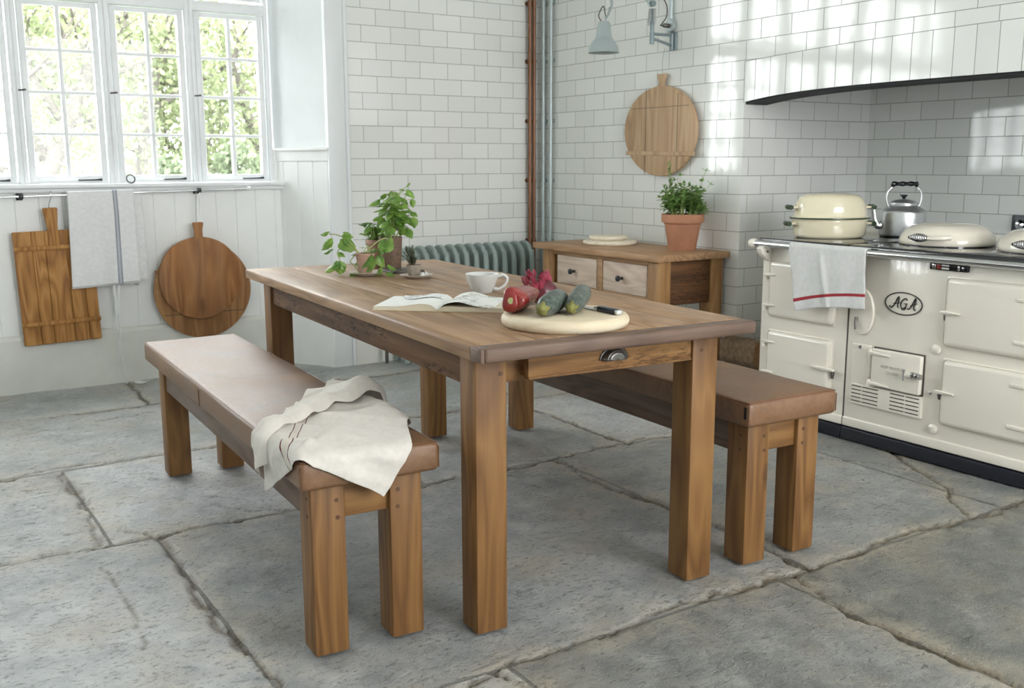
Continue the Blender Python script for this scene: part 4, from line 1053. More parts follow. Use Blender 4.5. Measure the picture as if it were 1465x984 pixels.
# ------------------------------------------------------------------ big round board with vegetables and a knife
BC = (-1.462, -2.262); BT = .815
round_slab('round_board', 'thick pale round board under the vegetables on the table', BC, .1735, .780, BT, W_CREAM, .008, .016)
t = bpy.data.objects['round_board.002']
g = G(); P = bez([(BC[0]-.075, BC[1]-.153, .785), (BC[0]-.068, BC[1]-.156, .798), (BC[0]-.066, BC[1]-.152, .812)], 5); g.tube(P, .0009, 5); g.build('split_line', gap_dark, t, world=True)
def veg(path, radii, n=20, lobes=0, lob=0.0):
    g = G(); b = bmesh.new(); P = bez(path, 8); m = len(P)
    rr = np.interp(np.linspace(0, 1, m), np.linspace(0, 1, len(radii)), radii)
    rings = []; up = Vector((0, 0, 1))
    for i in range(m):
        t_ = (P[min(i+1, m-1)]-P[max(i-1, 0)]).normalized(); u = (up-t_*up.dot(t_)).normalized(); w = t_.cross(u)
        rings.append([b.verts.new(P[i]+(u*cos(2*pi*j/n)+w*sin(2*pi*j/n))*rr[i]*(1+lob*cos(lobes*2*pi*j/n+.4+i*.05))) for j in range(n)])
    for a, c in zip(rings, rings[1:]):
        for j in range(n): b.faces.new((a[j], a[(j+1) % n], c[(j+1) % n], c[j]))
    b.faces.new(rings[0][::-1]); b.faces.new(rings[-1]); bmesh.ops.recalc_face_normals(b, faces=b.faces[:])
    g._join(b); return g
pep_m = plain('red_pepper_skin', '87302c', .22, noise=.18, nscale=18, bump=.06, bscale=25)
pep_s = plain('pepper_stalk', 'a9b074', .5, noise=.15, nscale=60)
def onv(px, py, r): return (px, py, BT+r)
# red pepper: stalk end towards the viewer
t = thing('red_pepper', 'dark red pointed pepper lying at the edge of the round board', 'pepper', (-1.52, -2.13, BT))
a = Vector((-1.612, -2.228, BT+.039)); b_ = Vector((-1.415, -2.062, BT+.024)); dr_ = b_-a
g = veg([a+dr_*.06, a, a+dr_*.02, a+dr_*.12, a+dr_*.4, a+dr_*.7+Vector((.004, .006, .006)), b_], [.010, .020, .031, .035, .033, .023, .004], 30, 3, .14)
g.build('flesh', pep_m, t, world=True, smooth=180)
dn = dr_.normalized(); g = G(); g.tube([a+dr_*.05, a-dn*.004, a-dn*.010], [.011, .009, .0085], 12); g.build('stalk', pep_s, t, world=True, smooth=60)
# red onion / second pepper end: ruffled red onion
on_m = plain('red_onion_skin', '5f2430', .3, noise=.35, nscale=25)
ri_m = plain('red_bract_leaf', '93384a', .45, noise=.3, nscale=40)
t = thing('red_onion', 'dark red onion with torn papery skin behind the pepper', 'onion', (-1.290, -1.905, .780))
g = G(); g.lathe([(0, 0), (.014, .001), (.036, .014), (.046, .036), (.044, .055), (.028, .074), (.010, .084), (0, .086)], n=32, wob=.02); g.build('bulb', on_m, t, smooth=180)
g = G(); rs = random.Random(2)
for k in range(26):
    a_ = rl(rs, 0, 6.28); z_ = rl(rs, .036, .080); r_ = .046*sqrt(max(.05, 1-((z_-.036)/.053)**2))
    g.leaf((-.012+r_*cos(a_)*.85-.004, .008+r_*sin(a_)*.85, z_+.004), (cos(a_)*.7-.5, sin(a_)*.7-.2, .9), rl(rs, .022, .036), rl(rs, .02, .03), droop=-.5, cup=.6, n=4)
g.build('papery_skin', ri_m, t, smooth=180)
cg = NT('courgette_skin'); v = cg.coord(); f = cg.noise(v, 90, 4, .7)
cg.P(Base_Color=cg.ramp(f, [(.35, lin('39443a')), (.55, lin('55605a')), (.72, lin('7f8a80'))]), Roughness=.3, Specular_IOR_Level=.5); cg.bump(cg.noise(v, 30, 2), .1, .003)
cg2 = plain('courgette_stalk', '75743a', .5, noise=.35, nscale=70, bump=.4, bscale=120)
def courgette(label, a, b_, rmax, tipw):
    t = thing('courgette', label, 'courgette', tuple((Vector(a)+Vector(b_))/2*1.0)[:2]+(BT,))
    a = Vector(a); b_ = Vector(b_); d_ = b_-a
    g = veg([a, a+d_*.05, a+d_*.2+Vector((0, 0, .002)), a+d_*.5+Vector((.003, 0, .004)), a+d_*.8+Vector((0, 0, .002)), a+d_*.97, b_], [rmax*.55, rmax*.68, rmax*.92, rmax, rmax*.95, rmax*.6, .003], 24, 5, .02)
    g.build('flesh', cg.m, t, world=True, smooth=180)
    dn = d_.normalized(); g = veg([a+dn*.006, a-dn*.004, a-dn*.013, a-dn*.018], [rmax*.60, rmax*.56, rmax*.42, rmax*.30], 20, 5, .16)
    g.build('stalk_end', cg2, t, world=True, smooth=60)
courgette('dark green courgette between the pepper and its twin', (-1.572, -2.312, BT+.023), (-1.437, -2.212, BT+.032), .0300, 0)
courgette('dark green courgette lying beside the knife', (-1.484, -2.320, BT+.021), (-1.335, -2.178, BT+.040), .0275, 0)
t = thing('kitchen_knife', 'short knife with a dark handle resting on the round board', 'knife', (-1.37, -2.30, BT))
KM = Matrix.Translation((-1.372, -2.285, BT+.006)) @ Matrix.Rotation(math.atan2(-.105, -.006), 4, 'Z')
g = G(); g.prism([(-.135, -.004), (-.12, -.010), (-.02, -.013), (.0, -.011), (.0, .009), (-.08, .009), (-.125, .003)], 'Z', -.0045, -.0030, .0004, 1); bmesh.ops.transform(g.bm, matrix=KM, verts=g.bm.verts); g.build('blade', chrome, t, world=True)
g = G(); g.box(-.004, .012, -.0105, .0105, -.0055, .006, .004, 3, M=KM); g.box(.092, .106, -.010, .010, -.0055, .0075, .004, 3, M=KM); g.build('bolster', steel, t, world=True)
g = G(); g.box(.010, .094, -.0115, .0115, -.0058, .0085, .0055, 4, M=KM); g.build('handle', plain('knife_handle', '262c36', .25), t, world=True)

# ------------------------------------------------------------------ board on the hearth wall
t = thing('round_chopping_board', 'pale round wooden board with a handle hung on the tiled hearth wall', 'chopping board', (.785, -.058, 1.39))
pts = []
for k in range(96):
    a = 2*pi*k/96; rr = .268*(1+.012*sin(2*a+.5)+.008*sin(3*a+1)); pts.append((-.058+rr*1.13*cos(a), 1.385+rr*.93*sin(a)))
g = G(); g.prism(pts, 'X', .768, .790, .006, 2); g.build('board', W_PALE, t, world=True, smooth=40)
g = G(); g.prism([(-.087, 1.61), (-.082, 1.655), (-.098, 1.690), (-.092, 1.697), (-.034, 1.697), (-.028, 1.690), (-.042, 1.655), (-.037, 1.61)], 'X', .769, .789, .004); g.build('handle', W_PALE, t, world=True, smooth=40)
g = G(); g.prism([(-.355, 1.245), (-.355, 1.268), (.222, 1.278), (.222, 1.255)], 'X', .763, .770, .002, 1); g.build('batten', W_PALE, t, world=True)
for (y_, z0_, z1_) in ((.055, 1.15, 1.62), (-.21, 1.17, 1.585)):
    G().box(.7672, .769, y_-.0015, y_+.0015, z0_, z1_).build('seam_line', gap_dark, t, world=True)
G().box(.7672, .769, -.30, .19, 1.5145, 1.517).build('seam_line', gap_dark, t, world=True)
g = G(); g.tube([(.778, -.066, 1.69), (.775, -.066, 1.76), (.79, -.066, 1.835)], .0013, 6); g.build('hanging_string', ink_grey, t, world=True)

# ------------------------------------------------------------------ wall lamp
t = thing('wall_lamp', 'grey enamel jointed wall lamp with a flared shade over the sideboard', 'wall lamp', (.80, -.13, 1.86))
ly_ = -.128
g = G(); g.box(.792, .804, ly_-.028, ly_+.028, 1.815, 1.912, .004); g.tube([(.786, ly_, 1.818), (.786, ly_, 1.905)], .0095, 12); g.build('wall_plate', lampdark, t, world=True)
PX = Vector((.62, -.155, 0)); BX = Vector((.786, ly_, 0))
g = G()
for z0_, z1_ in ((1.896, 1.890), (1.842, 1.868)): g.tube([BX+Vector((0, 0, z0_)), PX+Vector((0, 0, z1_))], .0078, 10)
g.tube([PX+Vector((0, 0, 1.838)), PX+Vector((0, 0, 1.902))], .0125, 14); g.build('bracket_arm', lampdark, t, world=True)
g = G(); g.tube([PX+Vector((0, 0, 1.90)), PX+Vector((0, 0, 2.02))], .006, 10); g.tube([PX+Vector((0, 0, 1.905)), PX+Vector((0, 0, 1.955))], .011, 12)
jt = PX+Vector((0, 0, 2.045)); g.lathe([(0, -.014), (.016, -.012), (.016, .012), (0, .014)], M=Matrix.Translation(jt) @ Matrix.Rotation(pi/2, 4, 'X'), n=18); g.build('stem', lampdark, t, world=True)
def coil(p0, p1, r, turns, wr):
    p0 = Vector(p0); p1 = Vector(p1); d_ = (p1-p0); q = d_.orthogonal().normalized(); w = d_.normalized().cross(q); n = turns*10
    return [p0+d_*(k/n)+(q*cos(2*pi*k/10)+w*sin(2*pi*k/10))*r for k in range(n+1)]
for off in (Vector((.0, .024, 0)), Vector((.0, -.024, 0)), Vector((-.022, .0, 0))):
    g = G(); g.tube(coil(PX+off+Vector((0, 0, 1.935)), PX+off*.8+Vector((0, 0, 2.02)), .006, 16, .0012), .0018, 5); g.build('spring', steel, t, world=True)
elbow = Vector((.36, .36, 2.48)); sh0 = Vector((.44, .045, 1.985))
elbow = Vector((.47, .06, 2.55)); 
g = G(); g.tube([jt, elbow], .007, 10); g.tube([jt+Vector((-.018, .0, -.016)), elbow+Vector((-.018, 0, -.016))], .005, 8); g.build('lower_arm', lampgrey, t, world=True)
sh = Vector((.45, .045, 1.80)); neck = Vector((.45, .045, 1.966))
g = G(); g.tube([elbow, Vector((.45, -.02, 2.04)), Vector((.45, .012, 1.995))], .007, 10); g.tube([Vector((.45, .012, 1.995)), neck], .006, 8); g.build('upper_arm', lampgrey, t, world=True)
prs = [(.015, .166), (.027, .164), (.034, .155), (.036, .14), (.043, .085), (.046, .078), (.050, .074), (.066, .055), (.079, .030), (.084, .004), (.085, 0), (.082, .001), (.076, .030), (.062, .054), (.045, .072), (.036, .10), (.03, .15), (.0, .155)]
g = G(); g.lathe(prs, sh, n=48); g.build('lamp_shade', lampgrey, t, world=True, smooth=50)
g = G(); g.lathe([(0, .166), (.016, .166), (.014, .176), (.009, .19), (0, .192)], sh, n=20); g.build('shade_cap', china, t, world=True)
g = G(); g.tube(bez([sh+Vector((.0, .02, .165)), sh+Vector((-.012, .032, .20)), sh+Vector((.0, .006, .245)), sh+Vector((.004, -.01, .19)), sh+Vector((.006, -.03, .21)), sh+Vector((.002, -.045, .235))], 8), .0028, 6); g.build('shade_cord', flex, t, world=True)
g = G(); g.tube(bez([jt+Vector((.02, -.02, .06)), jt+Vector((.06, -.04, .0)), jt+Vector((.075, -.03, -.06)), jt+Vector((.06, -.01, -.10)), (.72, -.11, 1.945), (.775, -.113, 1.947)], 8), .0032, 6); g.build('flex_cord', flex, t, world=True)
g = G(); g.lathe([(0, .0), (.012, 0), (.012, .035), (.009, .04), (0, .04)], M=Matrix.Translation((.775, -.113, 1.947)) @ Matrix.Rotation(-pi/2, 4, 'Y'), n=16); g.build('cord_gland', pewter, t, world=True)
t = thing('conduit_box', 'round galvanised junction box and conduit rising above the wall lamp', 'conduit', (.79, -.113, 1.95))
g = G(); g.lathe([(0, 0), (.034, 0), (.036, .004), (.036, .024), (.032, .028), (0, .028)], M=Matrix.Translation((.802, -.113, 1.950)) @ Matrix.Rotation(-pi/2, 4, 'Y'), n=32); g.build('junction_box', galv, t, world=True)
g = G(); g.tube([(.788, -.113, 1.97), (.788, -.113, CEIL)], .0125, 14); g.tube([(.788, -.113, 1.975), (.788, -.113, 1.995)], .016, 14); g.build('tube', galv, t, world=True)

# ------------------------------------------------------------------ range cooker
t = thing('range_cooker', 'wide cream enamel range cooker with chrome rail and black plinth in the tiled alcove', 'cooker', (.90, -1.83, 0))
FX = .55; YL, YS, YR = -1.080, -1.589, -2.572
def rb(x0, x1, y0, y1, z0, z1, r, name, mat, par=None, seg=3):
    return G().box(x0, x1, min(y0, y1), max(y0, y1), z0, z1, r, seg).build(name, mat, par or t, world=True, smooth=50)
rb(FX, 1.25, YL, YS+.0025, .060, .826, .006, 'left_body', cream)
rb(FX, 1.25, YS-.0025, YR, .060, .826, .006, 'main_body', cream)
rb(FX-.008, 1.2, YL-.003, YS+.003, .060, .100, .006, 'base_skirt', cream); rb(FX-.008, 1.2, YS-.003, YR, .060, .102, .006, 'base_skirt', cream)
rb(FX+.03, 1.2, YL-.01, YR+.01, 0, .062, .003, 'plinth', plinth_blk)
rb(FX-.012, FX+.04, YL-.012, YS+.002, 0, .055, .003, 'plinth_rail', plinth_blk); rb(FX-.012, FX+.04, YS-.002, YR, 0, .055, .003, 'plinth_rail', plinth_blk)
rb(FX+.002, 1.2, YS+.004, YS-.004, .058, .83, .0, 'joint_gap', gap_dark)
rb(FX-.028, 1.265, YL+.012, YS+.001, .826, .862, .009, 'hob_plate', black_en); rb(FX-.028, 1.265, YS-.001, YR-.01, .826, .862, .009, 'hob_plate', black_en)
rb(1.252, 1.275, YL+.01, YR, .855, .885, .006, 'back_ledge', cream)
# rail
g = G(); g.tube([(.500, YL+.005, .836), (.500, YR, .836)], .0155, 18); g.build('towel_rail', chrome, t, world=True, smooth=50)
g = G(); g.lathe([(0, 0), (.016, 0), (.0215, .008), (.022, .022), (.018, .034), (0, .036)], M=Matrix.Translation((.500, YL+.002, .836)) @ Matrix.Rotation(-pi/2, 4, 'X'), n=28); g.build('rail_end_cap', cream, t, world=True)
g = G(); pts = [(.478, .815), (.484, .795), (.505, .772), (.535, .755), (.565, .745), (.565, .825), (.49, .826)]
g.prism(pts, 'Y', YL-.055, YL-.02, .005, 2); g.build('rail_bracket', cream, t, world=True, smooth=50)
g = G(); g.lathe([(0, 0), (.005, 0), (.005, .004), (0, .005)], M=Matrix.Translation((.517, YL-.056, .80)) @ Matrix.Rotation(pi/2, 4, 'X'), n=12); g.build('screw', pewter, t, world=True)
# doors: pillowed castings
def door(y0, y1, z0, z1, dep=.024, r=.02, name='oven_door'):
    o = rb(FX-.004, FX+.01, y0+.004, y1-.004, z0-.004, z1+.004, .002, name, cream)
    b = G().box(FX-dep, FX+.006, min(y0, y1), max(y0, y1), z0, z1, r, 5)
    b.build('raised_panel', cream, o, world=True, smooth=60); return o
def hinge(d_, y, z):
    g = G(); g.prism([(y+.020, z-.006), (y+.020, z+.005), (y-.004, z+.008), (y-.055, z+.003), (y-.055, z-.002), (y-.004, z-.008)], 'X', FX-.031, FX-.016, .003, 2)
    g.tube([(FX-.022, y+.012, z-.028), (FX-.022, y+.012, z+.002)], .0075, 12); g.box(FX-.022, FX+.004, y+.006, y+.018, z-.026, z-.008, .002)
    g.build('hinge', cream, d_, world=True, smooth=50)
dUL = door(-1.137, -1.515, .496, .757); dLL = door(-1.139, -1.515, .176, .428)
dUR = door(-2.062, -2.46, .490, .764); dLR = door(-2.070, -2.46, .170, .436)
for z in (.692, .548): hinge(dUL, -1.130, z)
for z in (.375, .23): hinge(dLL, -1.135, z)
for dd, z in ((dUR, .625), (dLR, .304)):
    g = G(); g.prism([(-2.052, z-.004), (-2.052, z+.006), (-2.075, z+.009), (-2.135, z+.002), (-2.135, z-.002), (-2.075, z-.007)], 'X', FX-.036, FX-.020, .003, 2)
    g.build('latch_bar', cream, dd, world=True, smooth=50)
    g = G(); g.prism([(-2.056, z-.010), (-2.072, z-.008), (-2.068, z-.034), (-2.061, z-.034)], 'X', FX-.018, FX-.002, .003, 2); g.build('catch', pewter, dd, world=True, smooth=50)
    rb(FX-.03, FX-.015, -2.36, -2.46, z+.075, z+.09, .004, 'hinge', cream, dd); rb(FX-.03, FX-.015, -2.36, -2.46, z-.085, z-.07, .004, 'hinge', cream, dd)
for z in (.30, .66):
    dd = dLL if z < .5 else dUL
    g = G(); g.prism([(-1.425, z-.003), (-1.425, z+.004), (-1.50, z+.008), (-1.548, z+.006), (-1.548, z-.004), (-1.50, z-.008)], 'X', FX-.036, FX-.020, .003, 2); g.build('latch_bar', cream, dd, world=True, smooth=50)
    g = G(); g.prism([(-1.526, z-.006), (-1.540, z-.006), (-1.536, z-.040), (-1.530, z-.040)], 'X', FX-.022, FX-.006, .003, 2); g.build('catch', pewter, dd, world=True, smooth=50)
# small oval cover and flue panel beside the join
g = G(); g.prism([(-1.664+.060*cos(2*pi*k/40), .572+.105*sin(2*pi*k/40)*(1 if k < 20 else .9)) for k in range(40)], 'X', FX-.010, FX+.004, .005, 3); g.build('oval_cover', cream, t, world=True, smooth=50)
g = G(); g.tube([(FX-.012, -1.64, .55), (FX-.022, -1.645, .53), (FX-.024, -1.650, .500)], [.008, .006, .005], 10); g.build('thumb_catch', pewter, t, world=True, smooth=50)
rb(FX-.006, FX+.004, -1.625, -1.722, .258, .436, .003, 'side_panel', cream)
g = G(); g.lathe([(0, 0), (.009, 0), (.008, .005), (0, .007)], M=Matrix.Translation((FX-.006, -1.668, .424)) @ Matrix.Rotation(-pi/2, 4, 'Y'), n=16); g.build('screw', chrome, t, world=True)
fd = rb(FX-.026, FX+.006, -1.742, -1.978, .270, .432, .005, 'fire_door', cream)
rb(FX-.006, FX+.004, -1.736, -1.983, .265, .437, .002, 'fire_door_frame', gap_dark)
for z in (.412, .281):
    g = G(); g.tube([(FX-.024, -1.732, z-.012), (FX-.024, -1.732, z+.016)], .010, 12); g.prism([(-1.728, z-.007), (-1.728, z+.007), (-1.775, z+.006), (-1.835, z+.001), (-1.835, z-.004), (-1.775, z-.006)], 'X', FX-.034, FX-.024, .002, 2); g.build('hinge', cream, fd, world=True, smooth=50)
g = G(); g.tube([(FX-.036, -1.915, .35), (FX-.036, -1.955, .35)], .013, 14); g.tube([(FX-.028, -1.95, .35), (FX-.028, -1.985, .35)], .010, 12); g.build('latch_arm', cream, fd, world=True, smooth=50)
g = G()
for y_, r_ in ((-1.957, .016), (-1.975, .014), (-1.990, .012)): g.lathe([(0, -.006), (r_, -.004), (r_, .004), (0, .006)], M=Matrix.Translation((FX-.04, y_, .352)) @ Matrix.Rotation(pi/2, 4, 'X'), n=16)
g.build('spinner', chrome, fd, world=True, smooth=50)
g = G(); g.tube([(FX-.045, -1.917, .372), (FX-.047, -1.919, .325)], [.006, .004], 10); g.build('spinner_lever', chrome, fd, world=True, smooth=50)
gr = rb(FX-.014, FX+.004, -1.632, -1.985, .172, .262, .003, 'air_grille', cream)
g = G()
for k in range(5):
    z = .186+k*.0165
    for a, b in ((-1.640, -1.690), (-1.696, -1.776), (-1.836, -1.906), (-1.912, -1.975)): g.box(FX-.0150, FX-.012, b, a, z-.0022, z+.0022)
g.build('slots', gap_dark, gr, world=True, smooth=0)
for (y_, z_, r_, m_) in ((-2.029, .470, .021, cream), (-2.039, .141, .021, cream), (-2.016, .286, .007, chrome)):
    g = G(); g.lathe([(0, 0), (r_, 0), (r_, r_*.3), (r_*.85, r_*.5), (0, r_*.55)], M=Matrix.Translation((FX-.001, y_, z_)) @ Matrix.Rotation(-pi/2, 4, 'Y'), n=24); g.build('stud', m_, t, world=True, smooth=50)
th = rb(FX-.014, FX+.004, -1.980, -2.145, .789, .817, .003, 'thermometer', bakelite)
rb(FX-.017, FX-.012, -1.992, -2.008, .793, .813, .002, 'dial_strip', chrome, th); rb(FX-.0165, FX-.012, -2.012, -2.030, .794, .812, .001, 'dial_strip', thermo_red, th)
rb(FX-.0165, FX-.012, -2.034, -2.066, .806, .812, .001, 'dial_strip', white_dial, th); rb(FX-.0165, FX-.012, -2.034, -2.066, .794, .801, .001, 'dial_strip', white_dial, th)
rb(FX-.017, FX-.012, -2.104, -2.112, .793, .813, .002, 'dial_strip', chrome, th)
g = G(); g.lathe([(0, 0), (.005, 0), (.004, .004), (0, .005)], M=Matrix.Translation((FX-.014, -2.128, .804)) @ Matrix.Rotation(-pi/2, 4, 'Y'), n=14); g.build('screw', chrome, th, world=True)
# oval badge with script letters
g = G(); BY, BZ = -1.863, .635
g.tube([(FX-.003, BY-.088*cos(a), BZ+.046*sin(a)) for a in [2*pi*k/56 for k in range(56)]], .0024, 8, closed=True)
bd = g.build('badge', letter_black, t, world=True, smooth=180)
def script(strokes, name):
    g = G()
    for pts, r in strokes: g.tube([(FX-.0025, BY-p.x, BZ+p.y) for p in bez([(a, b, 0) for a, b in pts], 8)], r, 6)
    g.build(name, letter_black, bd, world=True, smooth=180)
script([([(-.066, -.014), (-.058, -.021), (-.046, -.012), (-.034, .010), (-.024, .027), (-.022, .018), (-.027, -.008), (-.024, -.020)], .0027), ([(-.050, -.003), (-.034, -.002), (-.016, .003)], .0016)], 'letter')
script([([(.018, .016), (.008, .022), (-.008, .010), (-.013, -.008), (-.004, -.020), (.010, -.014), (.014, -.002)], .0026), ([(.002, .000), (.012, .001), (.020, .001)], .0018), ([(.014, -.002), (.010, -.020), (.000, -.026), (-.010, -.023)], .0018)], 'letter')
script([([(.020, -.018), (.028, -.019), (.038, -.006), (.048, .013), (.056, .028), (.056, .014), (.050, -.008), (.052, -.020), (.058, -.021)], .0027), ([(.032, -.004), (.048, -.001), (.064, .007)], .0016)], 'letter')
text_mesh('KEEP TIGHTLY', .0165, lambda x, y, z: (FX-.0262-z, -1.845-x, .357+y), 'engraved_text', letter_grey, fd)
text_mesh('CLOSED', .0165, lambda x, y, z: (FX-.0262-z, -1.848-x, .333+y), 'engraved_text', letter_grey, fd)
# hotplate lids
def lid(yc, first):
    xc = .865; r = .192; zt = .862
    g = G(); g.lathe([(0, 0), (r-.004, 0), (r, .004), (r+.001, .016), (r-.004, .034), (r-.020, .058), (r-.050, .078), (r-.095, .088), (.05, .091), (0, .092)], (xc, yc, zt+.004), n=64)
    o = g.build('hotplate_lid', cream_lid, t, world=True, smooth=60)
    g = G(); g.lathe([(r-.01, 0), (r+.002, 0), (r+.002, .005), (r-.01, .005)], (xc, yc, zt), n=64); g.build('lid_seal', black_en, o, world=True)
    hx = xc-r-.030; hz = zt+.040
    g = G(); g.tube(coil((hx, yc+.025, hz), (hx, yc-.065, hz), .0115, 10, 0), .0030, 6)
    for k in range(len(g.bm.verts)): pass
    for v in g.bm.verts:
        f = (yc+.025-v.co.y)/.09; sc = .55+.75*sin(pi*max(0, min(1, f)))
        v.co.x = hx+(v.co.x-hx)*sc; v.co.z = hz+(v.co.z-hz)*sc
    g.build('coil_grip', chrome, o, world=True, smooth=180)
    g = G(); g.tube([(hx, yc+.030, hz), (hx, yc-.07, hz)], .005, 10); g.build('grip_core', gap_dark, o, world=True)
    g = G(); g.tube(bez([(hx, yc-.062, hz), (hx-.001, yc-.085, hz), (hx+.012, yc-.115, hz+.002), (hx+.045, yc-.135, hz+.004)], 6), [.009]*8+[.010]*11, 10); g.build('handle_arm', cream_lid, o, world=True, smooth=60)
    g = G(); g.tube(bez([(hx, yc+.028, hz), (hx+.012, yc+.032, hz), (hx+.04, yc+.028, hz+.004)], 6), .006, 8)
    g.build('handle_stub', cream_lid, o, world=True, smooth=60)
lid(-1.828, True); lid(-2.282, False)

# towel over the rail
def rail_towel():
    def st(s, u, v):
        q = s.math('SUBTRACT', v, s.math('SUBTRACT', .835, s.math('MULTIPLY', u, .085)))
        return [(s.math('LESS_THAN', s.math('ABSOLUTE', q), .026), 'a8343c')]
    m = cloth_mat('rail_towel_linen', 'e8e9e7', st, trans=.08)
    grid, uv = [], []
    for i in range(-16, 44):
        row, ru = [], []
        for j in range(49):
            u = j/48
            if i < 0:
                k = (-i)/16
                if k < .5: a = k/.5*pi; x = .500-.0195*cos(a); z = .836+.0195*sin(a)
                else: x = .5195; z = .836-(k-.5)*2*.012
                v = 0
            else:
                v = i/43; x = .4805; z = .836-v*(.285-.050*u-.012*sin(pi*u))
            y = -1.297-(.418-.0*v)*u
            y += -v*(.066*(1-u)**1.3+.018*u)
            amp = min(1, v*3)
            x -= amp*(.012*math.exp(-((u-.43-.06*v)/.022)**2)+.005*sin(u*10+v*2)**2+.010*v*(1-u)*.6+.004*sin(v*9+u*6)*v)
            x -= .004*v
            row.append((x, y, z)); ru.append((u, v))
        grid.append(row); uv.append(ru)
    o = G().sheet(grid, uv).build('tea_towel', m, None, smooth=180, solid=.0022)
    tag(o, 'white linen towel with one red stripe hanging over the cooker rail', 'tea towel')
rail_towel()

# pan, kettle on the hob
HZ = .8625
t = thing('casserole', 'oval cream enamel roaster with lid and green handles on the hob', 'casserole', (.79, -1.262, HZ), math.atan2(-.541, .841))
g = G(); g.lathe([(0, 0), (.148, 0), (.160, .006), (.166, .016), (.172, .084), (.182, .086), (.182, .089), (.170, .090), (.160, .02), (0, .01)], n=72, sy=.74); g.build('pan_body', pan_cream, t, smooth=50)
g = G(); g.lathe([(.176, .089), (.1865, .089), (.1875, .092), (.1865, .096), (.176, .096)], n=72, sy=.745); g.build('green_rim', pan_green, t, smooth=60)
g = G(); g.lathe([(.184, .096), (.176, .098), (.1685, .104), (.166, .130), (.160, .158), (.146, .184), (.122, .199), (.08, .206), (0, .208)], n=72, sy=.74); g.build('pan_lid', pan_cream, t, smooth=60)
for sg in (1, -1):
    for z, a0 in ((.142, .163), (.066, .168)):
        g = G(); 
        for yy in (-.022, .022): g.tube([(sg*(a0-.004), yy, z), (sg*(a0+.026), yy, z)], .006, 10)
        g.build('handle_lug', pan_cream, t)
        g = G(); g.tube([(sg*(a0+.030), -.036, z), (sg*(a0+.037), 0, z), (sg*(a0+.030), .036, z)], .0115, 14); g.build('handle_grip', pan_green, t, smooth=60)
t = thing('kettle', 'brushed steel kettle with a black hooped handle at the back of the hob', 'kettle', (1.135, -1.405, HZ), math.atan2(-.541, .841))
g = G(); g.lathe([(0, 0), (.098, 0), (.104, .004), (.106, .012), (.106, .112), (.104, .118), (.095, .128), (.070, .142), (.064, .146), (.064, .152), (.05, .152), (0, .15)], n=64); g.build('kettle_body', steel, t, smooth=45)
g = G(); g.lathe([(.066, .152), (.067, .156), (.063, .161), (.045, .170), (.02, .175), (0, .176)], n=48); g.build('kettle_lid', steel, t, smooth=60)
g = G(); g.lathe([(0, .175), (.007, .175), (.008, .182), (.017, .193), (.017, .196), (0, .197)], n=20); g.build('lid_knob', bakelite, t)
g = G(); P = bez([(-.095, 0, .055), (-.118, 0, .052), (-.132, 0, .075), (-.137, 0, .105), (-.143, 0, .135), (-.152, 0, .150)], 8)
g.tube(P, [.020-.012*k/(len(P)-1) for k in range(len(P))], 16); g.build('spout', steel, t, smooth=180)
g = G()
for sg in (1, -1): g.tube(bez([(sg*.066, 0, .138), (sg*.076, 0, .150), (sg*.083, 0, .180), (sg*.078, 0, .210), (sg*.058, 0, .232), (sg*.052, 0, .245)], 8), .0048, 10)
g.tube([(-.056, 0, .247), (.056, 0, .247)], .005, 10); g.build('bail', steel, t, smooth=180)
g = G(); n = 30; g.tube([(-.06+.12*k/n, 0, .247) for k in range(n+1)], [.0105+.0018*sin(6*pi*k/n)+(.001 if k in (0, n) else 0) for k in range(n+1)], 16)
for sg in (1, -1): g.tube([(sg*.058, 0, .247), (sg*.055, 0, .232)], [.009, .007], 12)
g.build('grip', bakelite, t, smooth=60)
# dark fitting on the alcove wall behind the second lid
t = thing('timer_panel', 'dark square fitting with a chrome knob on the alcove tiles behind the second lid', 'wall fitting', (1.79, -1.62, .91))
G().box(1.772, 1.79, -1.685, -1.568, .868, .952, .004).build('plate', plain('panel_slate', '2b323c', .35), t, world=True)
g = G(); g.lathe([(0, 0), (.024, 0), (.022, .012), (.012, .022), (0, .024)], M=Matrix.Translation((1.772, -1.615, .905)) @ Matrix.Rotation(-pi/2, 4, 'Y'), n=24); g.build('knob', chrome, t, world=True)

# logs beside the cooker
rs = random.Random(12)
def log(c, r, L, rotz, tilt, label):
    t = thing('firewood_log', label, 'log', c, rotz, None); t.rotation_euler = (0, tilt, rotz)
    n = 28; ph = rs.random()*6; sh = [1+.10*sin(2*2*pi*k/n+ph)+.05*sin(5*2*pi*k/n+ph*2)+.02*rs.random() for k in range(n)]
    g = G(); b = bmesh.new(); rings = []
    for i in range(7):
        x = -L/2+L*i/6; rings.append([b.verts.new((x, r*sh[k]*(1+.02*sin(i*2+k))*cos(2*pi*k/n), r*sh[k]*(1+.02*sin(i*2+k))*sin(2*pi*k/n))) for k in range(n)])
    for a_, c_ in zip(rings, rings[1:]):
        for k in range(n): b.faces.new((a_[k], a_[(k+1) % n], c_[(k+1) % n], c_[k]))
    bmesh.ops.recalc_face_normals(b, faces=b.faces[:]); g._join(b); g.build('bark', bark, t, smooth=180)
    for x in (-L/2, L/2):
        g = G()
        b = bmesh.new(); b.faces.new([b.verts.new((x+(.001 if x > 0 else -.001), r*sh[k]*.985*cos(2*pi*k/n), r*sh[k]*.985*sin(2*pi*k/n))) for k in range(n)]); g._join(b)
        g.build('cut_face', logwood, t, smooth=0)
    return t
log((.80, -.772, .083), .076, .32, .03, 0, 'log lying on the floor at the tiled wall side of the stack by the cooker')
log((.79, -.975, .085), .078, .32, -.03, 0, 'log lying on the floor right against the cooker side')
